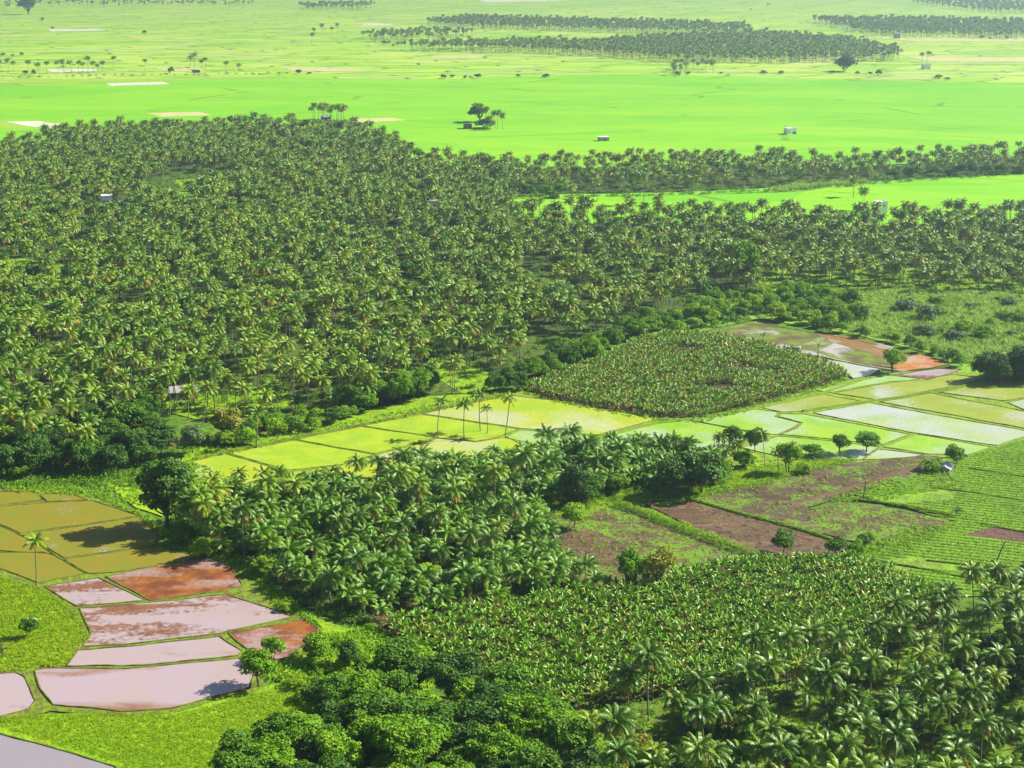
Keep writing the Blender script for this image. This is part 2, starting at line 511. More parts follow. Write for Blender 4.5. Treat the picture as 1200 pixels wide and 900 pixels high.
def palm_parts(seed, H, L, nf, lean, old, e_hi=1.35, e_lo=-0.35, droop=1.25, n=17, bend=0.0):
    r = random.Random(seed)
    az0 = r.uniform(0, 6.28)
    top = np.array([math.cos(az0) * lean, math.sin(az0) * lean, H])
    tr = MB()
    pts, rad = [], []
    for i in range(8):
        u = i / 7
        k = u ** 1.6
        off = np.array([math.cos(az0 + 1.5), math.sin(az0 + 1.5), 0]) * math.sin(u * PI) * (0.25 + bend)
        pts.append(np.array([top[0] * k, top[1] * k, H * u - 0.3 * (1 - u)]) + off)
        rad.append(0.26 if i == 0 else 0.17 - 0.06 * u)
    tr.tube(pts, rad, 7)
    cr = MB()
    for i in range(nf):
        u = max(0.0, (i + r.uniform(-.3, .3)) / nf)
        e0 = e_hi + (e_lo - e_hi) * u ** 0.9
        frond(cr, r, top, i * 2.39996 + r.uniform(-.25, .25), e0, L * r.uniform(.85, 1.08) * (0.8 + 0.2 * min(1, u * 3)), droop * r.uniform(.75, 1.2), n)
    # coconut cluster
    for i in range(7):
        a = i * 2.4
        c = top + np.array([math.cos(a) * .28, math.sin(a) * .28, -.35 - .1 * (i % 3)])
        for k in range(4):
            a0, a1 = k * PI / 2, (k + 1) * PI / 2
            p0 = c + np.array([math.cos(a0), math.sin(a0), 0]) * .14
            p1 = c + np.array([math.cos(a1), math.sin(a1), 0]) * .14
            cr.tri(p0, p1, c + (0, 0, .17)); cr.tri(p1, p0, c - (0, 0, .17))
    ol = MB()
    for i in range(old):
        frond(ol, r, top - np.array([0, 0, .2]), r.uniform(0, 6.28), r.uniform(-.75, -.25), L * r.uniform(.65, .85), r.uniform(.7, 1.0), n - 3, .17, 0, .7)
    return tr, cr, ol


def palm_template(name, seed, H, L, nf, lean, old, fm='frond', **kw):
    tr, cr, ol = palm_parts(seed, H, L, nf, lean, old, **kw)
    d = dict(H=H, trunk=tr.mesh('trunk', M['palm_trunk']), crown=cr.mesh('crown', M[fm]))
    if old: d['old'] = ol.mesh('old_fronds', M['frond_old'])
    a = MB(); a.add(tr, 0); a.add(cr, 1)
    if old: a.add(ol, 2)
    d['all'] = a.mesh(name, [M['palm_trunk'], M[fm], M['frond_old']])
    return d


PALMS = {
    'tall': [palm_template('tall_palm', 11, 11.5, 3.9, 24, 0.6, 5),
             palm_template('tall_palm', 12, 10.0, 3.8, 22, 1.0, 7),
             palm_template('tall_palm', 13, 12.5, 3.9, 25, 1.4, 3),
             palm_template('tall_palm', 14, 10.5, 4.0, 23, 0.4, 9),
             palm_template('tall_palm', 15, 11.0, 3.7, 20, 0.8, 6, fm='frond_pale')],
    'near': [palm_template('near_palm', 16, 11.5, 3.9, 26, 0.6, 4, fm='frond_dark'),
             palm_template('near_palm', 17, 10.0, 3.8, 24, 1.0, 6, fm='frond_dark'),
             palm_template('near_palm', 18, 12.5, 3.9, 27, 1.4, 2, fm='frond_dark'),
             palm_template('near_palm', 19, 9.0, 4.0, 25, 0.5, 7, fm='frond_dark'),
             palm_template('near_palm', 20, 11.0, 3.8, 24, 1.2, 3, fm='frond_dark'),
             palm_template('near_palm', 25, 10.5, 3.7, 20, 0.8, 6, fm='frond_pale')],
    'young': [palm_template('young_palm', 21, 5.0, 4.9, 22, 0.3, 0, fm='frond_green', e_lo=0.05, droop=1.15, n=20),
              palm_template('young_palm', 22, 6.5, 5.0, 24, 0.5, 1, fm='frond_green', e_lo=-.1, droop=1.2, n=20),
              palm_template('young_palm', 23, 3.6, 4.7, 20, 0.2, 0, fm='frond_green', e_lo=0.2, droop=1.1, n=20),
              palm_template('young_palm', 24, 7.5, 4.8, 24, 0.6, 2, fm='frond_green', e_lo=-.2, droop=1.3, n=20)],
    'lone': [palm_template('lone_palm', 31, 12.0, 3.3, 16, 0.5, 1, e_lo=-.4, droop=1.0),
             palm_template('lone_palm', 32, 12.5, 3.2, 15, 1.6, 0, e_lo=-.5, droop=1.0, bend=.5)],
}


def leaf(mb, r, c, nrm, s, m=0):
    nrm = norm(nrm)
    a = np.cross(nrm, (r.uniform(-1, 1), r.uniform(-1, 1), r.uniform(-1, 1)))
    a = norm(a)
    b = np.cross(nrm, a)
    mb.quad(c - a * s * .5, c - b * s * .30 + a * s * .05, c + a * s * .5 - nrm * s * .12, c + b * s * .30 + a * s * .05, m)


def rdir(r, zmin=-1.0):
    while True:
        v = np.array([r.gauss(0, 1), r.gauss(0, 1), r.gauss(0, 1)])
        v = norm(v)
        if v[2] >= zmin:
            return v


def tree_parts(seed, H, R, nclump, nleaf, ls, trunk_h, rz=None, crad=.36, flat=0.0, stems=1, zlow=-.6, core=.25):
    """trunk + limbs, and a crown of separate leaf sprays set in uneven clumps"""
    r = random.Random(seed)
    rz = rz if rz else (H - trunk_h) * .5
    cz = H - rz
    cl = []
    for i in range(nclump):
        for _ in range(30):
            d = rdir(r, zlow)
            q = r.uniform(.35, .8)
            c = np.array([d[0] * R * q, d[1] * R * q, cz + d[2] * rz * q * (1 - flat)])
            if all(np.linalg.norm(c - k[0]) > R * .30 for k in cl):
                break
        cl.append((c, R * crad * r.uniform(.5, 1.4)))
    tr = MB()
    for s_ in range(stems):
        a = r.uniform(0, 6.28)
        b0 = np.array([math.cos(a), math.sin(a), 0]) * (0.0 if stems == 1 else .35)
        tp = b0 * 2 + np.array([r.uniform(-.3, .3), r.uniform(-.3, .3), trunk_h])
        tr.tube([b0 - (0, 0, .3), b0 + (tp - b0) * .3 + (r.uniform(-.1, .1), r.uniform(-.1, .1), 0), tp], [H * .028, H * .022, H * .017], 7)
        for i, (c, cr_) in enumerate(cl):
            if i % stems == s_ and (i < 16):
                mid = tp * .5 + c * .5 + np.array([r.uniform(-.3, .3), r.uniform(-.3, .3), -.15 * R])
                tr.tube([tp - (0, 0, .1), mid, c], [H * .013, H * .008, H * .004], 5, cap=False)
    cr = MB()
    tot = sum(k[1] ** 2 for k in cl)
    for c, rad in cl:
        k = int(nleaf * rad ** 2 / tot)
        ax = np.array([1, 1, r.uniform(.6, .9)])
        sub = [(rdir(r, -.5), r.uniform(.25, .45)) for _ in range(9)]
        for i in range(k):
            if r.random() < .75:
                sd, sr = sub[i % 9]
                d = norm(sd * .75 + rdir(r) * sr * 1.2)
                q = r.uniform(.80, 1.0) + abs(r.gauss(0, .13))
            else:
                d = rdir(r, -.8); q = r.uniform(.45, 1.0)
            p = c + d * ax * rad * q
            leaf(cr, r, p, d * .8 + rdir(r) * .8 + np.array([0, 0, .35]), ls * r.uniform(.7, 1.35))
    return tr, cr


TREES = {}


def tree_template(key, mats, **kw):
    tr, cr = tree_parts(**kw)
    trm = tr.mesh('trunk', M['bark'])
    base = cr.mesh('crown', M[mats[0]])
    for i, mm in enumerate(mats):
        me = base if i == 0 else base.copy()
        if i: me.materials[0] = M[mm]
        TREES.setdefault(key, {})[mm] = dict(H=kw['H'], R=kw['R'], trunk=trm, crown=me)


ALL = ['leaf_deep', 'leaf_dark', 'leaf_mid', 'leaf_lime', 'leaf_yellow', 'leaf_grey']
tree_template('round_a', ALL, seed=41, H=9, R=4.2, nclump=16, nleaf=5200, ls=.55, trunk_h=2.6)
tree_template('round_b', ALL, seed=42, H=8, R=4.6, nclump=20, nleaf=5600, ls=.55, trunk_h=2.0, crad=.30)
tree_template('round_c', ALL, seed=43, H=10, R=4.0, nclump=14, nleaf=4800, ls=.6, trunk_h=2.8, crad=.4)
tree_template('tall', ALL, seed=44, H=19, R=5.6, nclump=34, nleaf=6500, ls=.75, trunk_h=3.5, rz=8.2, crad=.30, zlow=-.95)
tree_template('small_a', ALL, seed=45, H=6.5, R=2.9, nclump=14, nleaf=3000, ls=.45, trunk_h=2.0, crad=.42, zlow=-.8)
tree_template('shrub_a', ALL, seed=51, H=6, R=4.2, nclump=20, nleaf=4600, ls=.5, trunk_h=.7, crad=.34, zlow=-.5, stems=2)
tree_template('shrub_b', ALL, seed=52, H=5, R=4.0, nclump=16, nleaf=3800, ls=.5, trunk_h=.5, crad=.30, zlow=-.35, stems=3)
tree_template('small_b', ALL, seed=46, H=6.0, R=3.1, nclump=14, nleaf=2600, ls=.45, trunk_h=2.1, crad=.36, stems=2, zlow=-.7)
tree_template('oval', ALL, seed=47, H=10.5, R=3.1, nclump=16, nleaf=3600, ls=.5, trunk_h=1.6, crad=.42)
tree_template('bush_a', ALL, seed=48, H=3.6, R=2.6, nclump=10, nleaf=1800, ls=.42, trunk_h=.5, zlow=-.2, crad=.42, stems=3)
tree_template('bush_b', ALL, seed=49, H=4.4, R=3.2, nclump=14, nleaf=2400, ls=.45, trunk_h=.6, zlow=-.3, crad=.36, stems=3)
tree_template('bush_c', ALL, seed=50, H=2.6, R=2.6, nclump=9, nleaf=1400, ls=.42, trunk_h=.4, zlow=-.1, crad=.42, stems=2)


def banana_mesh(seed, mat, H=2.3, nl=9, dry=2):
    r = random.Random(seed)
    mb = MB()
    mb.tube([(0, 0, -.2), (.03, 0, H * .5), (.05, .03, H)], [.17, .14, .09], 6, 1, False)
    top = np.array([.05, .03, H])
    for i in range(nl + dry):
        isdry = i >= nl
        az = i * 2.39996 + r.uniform(-.4, .4)
        u = i / nl
        e0 = (1.45 - .85 * u + r.uniform(-.15, .15)) if not isdry else -.5
        L = r.uniform(1.9, 2.5) * (.7 if isdry else 1)
        wd = r.uniform(.26, .34) * (.7 if isdry else 1)
        droop = (.5 + 1.1 * u) * r.uniform(.7, 1.3) if not isdry else .9
        h = np.array([math.cos(az), math.sin(az), 0])
        sd = np.array([-math.sin(az), math.cos(az), 0])
        ro = r.uniform(-.7, .7)
        p = top.copy() if not isdry else top - (0, 0, .3)
        prev = None
        for k in range(7):
            tt = k / 6
            e = e0 - droop * tt ** 1.5
            d = h * math.cos(e) + np.array([0, 0, math.sin(e)])
            N = np.cross(d, sd)
            s2 = sd * math.cos(ro) + N * math.sin(ro)
            n2 = N * math.cos(ro) - sd * math.sin(ro)
            if n2[2] < 0: n2 = -n2
            ww = wd * (0.08 if k == 0 else math.sin(PI * min(.97, .2 + .78 * tt)) ** .7)
            cur = (p + s2 * ww + n2 * ww * .35, p.copy(), p - s2 * ww + n2 * ww * .35)
            if prev is not None:
                mm = 2 if isdry else 0
                mb.quad(prev[0], prev[1], cur[1], cur[0], mm)
                mb.quad(prev[1], prev[2], cur[2], cur[1], mm)
            prev = cur
            p = p + d * L / 6
    return mb.mesh('banana_plant', [M[mat], M['banana_stem'], M['banana_dry']])


BAN = [banana_mesh(60 + i, 'banana', 1.7 + .25 * i, 9, 1 + i % 2) for i in range(4)]
BANP = [banana_mesh(70 + i, 'banana_pale', 1.6 + .25 * i, 9, 3) for i in range(3)]


def tuft_mesh(seed, name, n, h, w, spread, mat, arch=.6):
    r = random.Random(seed)
    mb = MB()
    for i in range(n):
        a = r.uniform(0, 6.28)
        b = np.array([r.gauss(0, spread), r.gauss(0, spread), 0])
        d = np.array([math.cos(a), math.sin(a), 0])
        s = np.array([-d[1], d[0], 0]) * w
        hh = h * r.uniform(.6, 1.2)
        m1 = b + np.array([0, 0, hh * .6]) + d * hh * .2 * arch
        tp = b + np.array([0, 0, hh * .9]) + d * hh * .7 * arch
        mb.quad(b - s, b + s, m1 + s, m1 - s)
        mb.tri(m1 - s, m1 + s, tp)
    return mb.mesh(name, M[mat])


def clump_mesh(seed, name, n, R, Hh, ls, mat):
    r = random.Random(seed)
    mb = MB()
    for i in range(n):
        d = rdir(r, 0)
        p = d * np.array([R, R, Hh]) * r.uniform(.55, 1.1) * (1 + .3 * math.sin(3 * math.atan2(d[1], d[0]) + seed))
        leaf(mb, r, p + (0, 0, .05), d + rdir(r) * .7 + np.array([0, 0, .3]), ls * r.uniform(.7, 1.4))
    return mb.mesh(name, M[mat])


# ------------------------------------------------------------------ scatter (uncountable stuff only)
PROTO_COL = bpy.data.collections.new('plant_sources')


def proto(me):
    o = bpy.data.objects.new(me.name + '_source', me)
    PROTO_COL.objects.link(o)
    return o


def scatter(name, pts, rots, scl, pick, protos, label, cat):
    me = bpy.data.meshes.new(name)
    n = len(pts)
    me.vertices.add(n)
    me.vertices.foreach_set('co', np.asarray(pts, np.float32).ravel())
    a = me.attributes.new('rot', 'FLOAT_VECTOR', 'POINT')
    a.data.foreach_set('vector', np.asarray(rots, np.float32).ravel())
    a = me.attributes.new('scl', 'FLOAT_VECTOR', 'POINT')
    a.data.foreach_set('vector', np.asarray(scl, np.float32).ravel())
    a = me.attributes.new('pick', 'INT', 'POINT')
    a.data.foreach_set('value', np.asarray(pick, np.int32))
    me.update()
    o = link(name, me)
    ng = bpy.data.node_groups.new(name + '_nodes', 'GeometryNodeTree')
    ng.interface.new_socket('Geometry', in_out='INPUT', socket_type='NodeSocketGeometry')
    ng.interface.new_socket('Geometry', in_out='OUTPUT', socket_type='NodeSocketGeometry')
    gi = ng.nodes.new('NodeGroupInput'); go = ng.nodes.new('NodeGroupOutput')
    iop = ng.nodes.new('GeometryNodeInstanceOnPoints')
    jn = ng.nodes.new('GeometryNodeJoinGeometry')
    for p in reversed(protos):
        oi = ng.nodes.new('GeometryNodeObjectInfo')
        oi.inputs['Object'].default_value = p
        oi.inputs['As Instance'].default_value = True
        ng.links.new(oi.outputs['Geometry'], jn.inputs[0])
    def na(nm, typ):
        x = ng.nodes.new('GeometryNodeInputNamedAttribute')
        x.data_type = typ
        x.inputs['Name'].default_value = nm
        return x.outputs['Attribute']
    e2r = ng.nodes.new('FunctionNodeEulerToRotation')
    ng.links.new(na('rot', 'FLOAT_VECTOR'), e2r.inputs[0])
    ng.links.new(gi.outputs[0], iop.inputs['Points'])
    ng.links.new(jn.outputs[0], iop.inputs['Instance'])
    iop.inputs['Pick Instance'].default_value = True
    ng.links.new(na('pick', 'INT'), iop.inputs['Instance Index'])
    ng.links.new(e2r.outputs[0], iop.inputs['Rotation'])
    ng.links.new(na('scl', 'FLOAT_VECTOR'), iop.inputs['Scale'])
    ng.links.new(iop.outputs[0], go.inputs[0])
    md = o.modifiers.new('scatter', 'NODES')
    md.node_group = ng
    tag(o, label, cat, kind='stuff')
    return o


def inside(P, poly):
    P = np.asarray(P); poly = np.asarray(poly)
    x, y = P[:, 0], P[:, 1]
    res = np.zeros(len(P), bool)
    j = len(poly) - 1
    for i in range(len(poly)):
        xi, yi = poly[i]; xj, yj = poly[j]
        c = ((yi > y) != (yj > y)) & (x < (xj - xi) * (y - yi) / (yj - yi + 1e-12) + xi)
        res ^= c
        j = i
    return res


def sample(poly_px, s, jit=.35, rot=0.2, holes=()):
    poly = np.array(W(poly_px))
    lo, hi = poly.min(0), poly.max(0)
    c = (lo + hi) / 2
    R = np.linalg.norm(hi - lo) / 2 + s
    n = int(R / s) + 1
    g = np.stack(np.meshgrid(np.arange(-n, n + 1), np.arange(-n, n + 1)), -1).reshape(-1, 2).astype(float)
    g[:, 0] += (g[:, 1] % 2) * .5
    g = g * s + rng.uniform(-jit, jit, g.shape) * s
    ca, sa = math.cos(rot), math.sin(rot)
    g = g @ np.array([[ca, sa], [-sa, ca]]) + c
    k = inside(g, poly)
    for h in holes:
        k &= ~inside(g, np.array(W(h)))
    return g[k]


def along(line_px, s, jit=.3, wid=0.0):
    L = np.array(W(line_px))
    out = []
    for a, b in zip(L[:-1], L[1:]):
        d = np.linalg.norm(b - a)
        n = max(1, int(d / s))
        for i in range(n):
            u = (i + rng.uniform(-jit, jit) + .5) / n
            p = a + (b - a) * u
            nn = np.array([-(b - a)[1], (b - a)[0]]) / d
            out.append(p + nn * rng.uniform(-wid, wid))
    return np.array(out)


# ------------------------------------------------------------------ ground sheets
def wob(p, amp, sc):
    v = Vector((p[0] * sc, p[1] * sc, 3.3))
    return np.array([mnoise.noise(v), mnoise.noise(v + Vector((31.7, 12.1, 0)))]) * amp


def densify(P, step, amp, sc=.12, close=True):
    out = []
    n = len(P)
    for i in range(n if close else n - 1):
        a, b = P[i], P[(i + 1) % n]
        k = max(1, int(np.linalg.norm(b - a) / step))
        for j in range(k):
            p = a + (b - a) * j / k
            out.append(p + wob(p, amp, sc))
    if not close:
        out.append(P[-1] + wob(P[-1], amp, sc))
    return out


def sheet(name, px, mat, z, step=3.0, amp=.5, label=None, world=False):
    P = [np.array(p, float) for p in (px if world else W(px))]
    Q = densify(P, step, amp)
    vs_ = [(p[0], p[1], z) for p in Q]
    tris = tessellate_polygon([[Vector(v) for v in vs_]])
    me = bpy.data.meshes.new(name)
    fs = []
    for a, b, c in tris:
        n_ = (Vector(vs_[b]) - Vector(vs_[a])).cross(Vector(vs_[c]) - Vector(vs_[a])).z
        fs.append((a, b, c) if n_ > 0 else (a, c, b))
    me.from_pydata(vs_, [], fs)
    me.materials.append(M[mat])
    o = link(name, me)
    tag(o, label, None, kind='structure')
    return o


def bund(name, px, mat, wid=.8, hgt=.32, close=False, amp=.5, world=False, z=0.0, step=2.0):
    P = [np.array(p, float) for p in (px if world else W(px))]
    Q = densify(P, step, amp, .12, close)
    n = len(Q)
    mb = MB()
    prof = [(-1, -.05), (-.55, .8), (0, 1.0), (.55, .8), (1, -.05)]
    rows = []
    for i, p in enumerate(Q):
        a = Q[(i - 1) % n] if (close or i > 0) else Q[0]
        b = Q[(i + 1) % n] if (close or i < n - 1) else Q[-1]
        d = norm(b - a)
        s = np.array([-d[1], d[0]])
        kw = 1 + .5 * mnoise.noise(Vector((p[0] * .3, p[1] * .3, 7)))
        kh = 1 + .45 * mnoise.noise(Vector((p[0] * .4, p[1] * .4, 17)))
        rows.append([len(mb.v) + j for j in range(5)])
        for u, v in prof:
            q = p + s * u * wid * .5 * kw
            mb.v.append((q[0], q[1], z + v * hgt * kh))
    for i in range(n if close else n - 1):
        r0, r1 = rows[i], rows[(i + 1) % n]
        for j in range(4):
            mb.f.append((r0[j], r0[j + 1], r1[j + 1], r1[j])); mb.mi.append(0)
    o = link(name, mb.mesh(name, M[mat]))
    tag(o, kind='structure')
    return o


g = MB()
g.quad((-6500, -1200, 0), (6500, -1200, 0), (6500, 11500, 0), (-6500, 11500, 0))
tag(link('ground', g.mesh('ground', M['ground'])), kind='structure')

# far patchwork of fields, bright paddy plain, second paddy
sheet('far_fields', [(-6400, 1500), (6400, 1500), (6400, 11400), (-6400, 11400)], 'far', .03, 4000, 0, world=True)
pl = W([(-400, 108), (0, 101), (150, 96), (330, 91), (520, 93), (760, 86), (1000, 95), (1200, 97), (1700, 97), (1700, 215), (1200, 212), (900, 225), (480, 245), (-400, 245)])
sheet('paddy_plain', pl, 'plain', .08, 60, 6, world=True)
sheet('paddy_strip', [(560, 248), (600, 232), (800, 229), (930, 225), (1050, 214), (1200, 203), (1320, 199), (1320, 262), (1000, 268), (600, 262)], 'plain', .12, 15, 1.5)

for px, mat in [
    ([(-40, 139), (15, 141), (70, 144), (80, 150), (40, 152), (-40, 150)], 'yel'),
    ([(5, 143), (45, 142), (82, 148), (78, 152), (40, 149)], 'white_water'),
    ([(170, 133), (230, 131), (250, 135), (190, 137)], 'pale_field'),
    ([(410, 139), (460, 138), (478, 141), (420, 144)], 'pale_field'),
    ([(125, 98), (190, 96), (200, 99), (130, 101)], 'white_water'),
    ([(55, 81), (110, 81), (115, 84), (60, 85)], 'white_water'),
    ([(180, 79), (235, 80), (240, 84), (190, 83)], 'pale_field'),
    ([(425, 27), (460, 28), (458, 30), (425, 30)], 'white_water'),
    ([(510, 65), (570, 64), (560, 68), (500, 68)], 'pale_field'),
    ([(55, 34), (115, 34), (125, 36), (60, 37)], 'white_water'),
    ([(560, 0), (640, -4), (660, 1), (570, 3)], 'white_water'),
    ([(1000, 43), (1260, 45), (1260, 49), (1070, 48)], 'pale_field'),
    ([(1060, 66), (1260, 68), (1260, 73), (1090, 72)], 'pale_field'),
    ([(20, 92), (130, 93), (330, 89), (330, 91), (100, 97), (0, 98)], 'yel'),
    ([(330, 78), (420, 80), (420, 84), (340, 83)], 'pale_field'),
]:
    if mat == 'yel':
        M['yel'] = paddy('yellow_paddy', (0.24, 0.45, 0.01), (0.28, 0.42, 0.02), (0.4, 0.4, 0.2), 0.1)
    sheet('paddy_field', px, mat, .16 if mat != 'white_water' else .22, 12, 2)

# grove floors
G_MAIN = [(-90, 185), (0, 182), (60, 165), (150, 158), (300, 155), (430, 160), (500, 195), (600, 205), (590, 248), (660, 262), (900, 262), (1000, 266),
          (1100, 262), (1200, 260), (1290, 258), (1290, 350), (1200, 345), (1060, 345), (960, 338), (850, 346), (770, 372), (700, 400), (640, 415),
          (570, 462), (500, 462), (420, 482), (330, 487), (240, 470), (170, 500), (120, 535), (60, 540), (-90, 548)]
G_STRIP = [(490, 232), (480, 205), (700, 197), (800, 192), (1000, 196), (1100, 190), (1200, 182), (1300, 178), (1300, 202), (1200, 204), (1050, 211), (930, 219), (800, 225), (600, 229)]
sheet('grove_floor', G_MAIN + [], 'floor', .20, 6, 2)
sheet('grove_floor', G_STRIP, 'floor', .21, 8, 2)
sheet('scrub_land', [(740, 400), (850, 345), (960, 336), (1290, 345), (1290, 450), (1120, 442), (1110, 420), (1000, 392), (890, 374), (800, 394)], 'reed_ground', .24, 5, 1.5)
for px in ([(-60, 300), (60, 305), (110, 318), (90, 334), (-60, 338)], [(200, 212), (262, 207), (275, 216), (215, 222)], [(150, 232), (200, 222), (265, 218), (255, 230), (200, 240)],
           [(198, 462), (330, 455), (345, 470), (320, 487), (230, 492), (195, 482)], [(500, 425), (560, 428), (590, 455), (545, 462), (505, 440)],
           [(880, 318), (1260, 305), (1260, 342), (960, 338), (900, 345)]):
    sheet('clearing', px, 'meadow', .26, 5, 1.5)
G_MID = [(195, 640), (225, 600), (330, 575), (460, 555), (560, 540), (660, 520), (760, 525), (820, 535), (860, 545), (850, 580), (720, 590), (650, 605),
         (690, 690), (620, 708), (450, 735), (400, 730), (330, 700), (285, 668)]
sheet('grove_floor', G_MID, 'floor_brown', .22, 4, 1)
G_RIGHT = [(650, 835), (800, 812), (1000, 792), (1080, 745), (1120, 715), (1300, 700), (1300, 1010), (680, 1010)]
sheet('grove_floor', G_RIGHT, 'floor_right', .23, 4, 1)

# meadows, verges
sheet('meadow', [(-40, 860), (40, 838), (210, 836), (298, 812), (330, 800), (420, 800), (420, 900), (360, 935), (-40, 935)], 'meadow', .24, 3, .7)
sheet('meadow', [(-40, 665), (0, 668), (45, 688), (75, 705), (95, 725), (108, 748), (90, 762), (78, 782), (50, 780), (28, 790), (-40, 788)], 'meadow_rough', .24, 3, .7)
sheet('verge', [(0, 572), (90, 573), (160, 605), (210, 640), (240, 652), (290, 668), (330, 712), (420, 742), (440, 790), (330, 800), (378, 735), (285, 655), (190, 612), (110, 583)], 'meadow', .25, 3, .6)
sheet('verge', [(300, 790), (375, 740), (440, 735), (520, 790), (480, 830), (400, 830)], 'meadow', .255, 3, .6)
sheet('verge', [(120, 565), (165, 560), (195, 590), (192, 606), (160, 596)], 'lime', .27, 3, .4)
sheet('verge', [(600, 580), (660, 545), (780, 532), (860, 535), (925, 541), (1020, 536), (1050, 534), (1000, 542), (960, 552), (880, 575), (760, 592), (640, 606)], 'meadow', .25, 3, .7)

# lower left flooded paddies
M['margin'] = green_ground('wet_margin', (0.12, 0.20, 0.010), (0.16, 0.25, 0.010), (0.10, 0.065, 0.03), 0.08, 0.5, 1.6, 0.8)
M['margin_green'] = green_ground('grass_margin', (0.17, 0.30, 0.008), (0.20, 0.34, 0.012), (0.11, 0.12, 0.03), 0.08, 0.5, 1.6, 0.8)
sheet('field_margin', [(-60, 572), (0, 574), (90, 574), (160, 603), (192, 618), (240, 650), (285, 660), (330, 712), (380, 738), (364, 772), (322, 782), (300, 812), (200, 838), (140, 842), (60, 834), (30, 842), (-60, 855), (-60, 780), (30, 786), (72, 780), (100, 745), (60, 700), (40, 690), (-60, 664)], 'margin', .262, 3, .6)
sheet('field_margin', [(222, 546), (300, 521), (345, 511), (425, 493), (497, 480), (600, 458), (640, 463), (775, 487), (890, 473), (1010, 442), (1060, 436), (1130, 437), (1300, 436), (1300, 512), (1160, 532), (1060, 541), (900, 545), (700, 545), (440, 562), (280, 573)], 'margin_green', .262, 3, .6)
sheet('verge', [(195, 640), (200, 590), (198, 550), (226, 540), (285, 572), (240, 600), (225, 640)], 'meadow', .264, 3, .8)
sheet('verge', [(205, 560), (215, 530), (300, 508), (350, 500), (425, 483), (500, 466), (560, 462), (600, 455), (606, 462), (500, 482), (345, 512), (225, 545)], 'meadow', .268, 3, .8)
LL = [
    ([(-60, 577), (42, 577), (50, 587), (0, 593), (-60, 596)], 'brown_green'),
    ([(47, 581), (77, 578), (103, 587), (55, 589)], 'brown_green'),
    ([(-60, 599), (0, 595), (57, 590), (110, 588), (163, 606), (90, 617), (25, 626), (0, 616), (-60, 612)], 'brown_green'),
    ([(28, 628), (92, 618), (165, 607), (187, 617), (182, 640), (133, 647), (75, 655), (67, 650)], 'brown_green'),
    ([(75, 657), (135, 648), (187, 642), (233, 653), (213, 660), (133, 672), (103, 673)], 'brown_green'),
    ([(-60, 616), (0, 618), (27, 629), (62, 650), (0, 646), (-60, 645)], 'brown_green'),
    ([(-60, 648), (50, 648), (64, 652), (100, 673), (45, 684), (0, 667), (-60, 660)], 'brown_green'),
    ([(52, 688), (115, 678), (171, 705), (90, 712), (73, 702)], 'pink'),
    ([(124, 677), (200, 661), (245, 656), (270, 662), (283, 688), (262, 694), (176, 705)], 'rust'),
    ([(93, 714), (180, 707), (267, 698), (343, 724), (260, 743), (143, 757), (97, 758), (107, 745)], 'pink'),
    ([(268, 743), (358, 727), (374, 738), (362, 768), (323, 775), (287, 761)], 'rust'),
    ([(90, 763), (150, 759), (257, 747), (284, 765), (278, 770), (167, 781), (78, 782)], 'pinkclear'),
    ([(42, 787), (53, 784), (150, 785), (280, 773), (298, 790), (293, 808), (200, 832), (143, 835), (63, 827), (48, 808)], 'pinkclear'),
    ([(-60, 790), (0, 791), (20, 789), (30, 794), (43, 822), (36, 832), (0, 842), (-60, 850)], 'pinkclear'),
    ([(-60, 848), (0, 862), (70, 880), (135, 900), (150, 925), (-60, 960)], 'greywater'),
]
for i, (px, m_) in enumerate(LL):
    sheet('flooded_paddy', px, m_, .30 + .002 * i, 2.0, .5)
    red = i >= 7
    bund('field_bund', px, 'bund_red' if not red else 'bund', .5 if not red else .6, .22 + .006 * i, True, .5, z=.22)

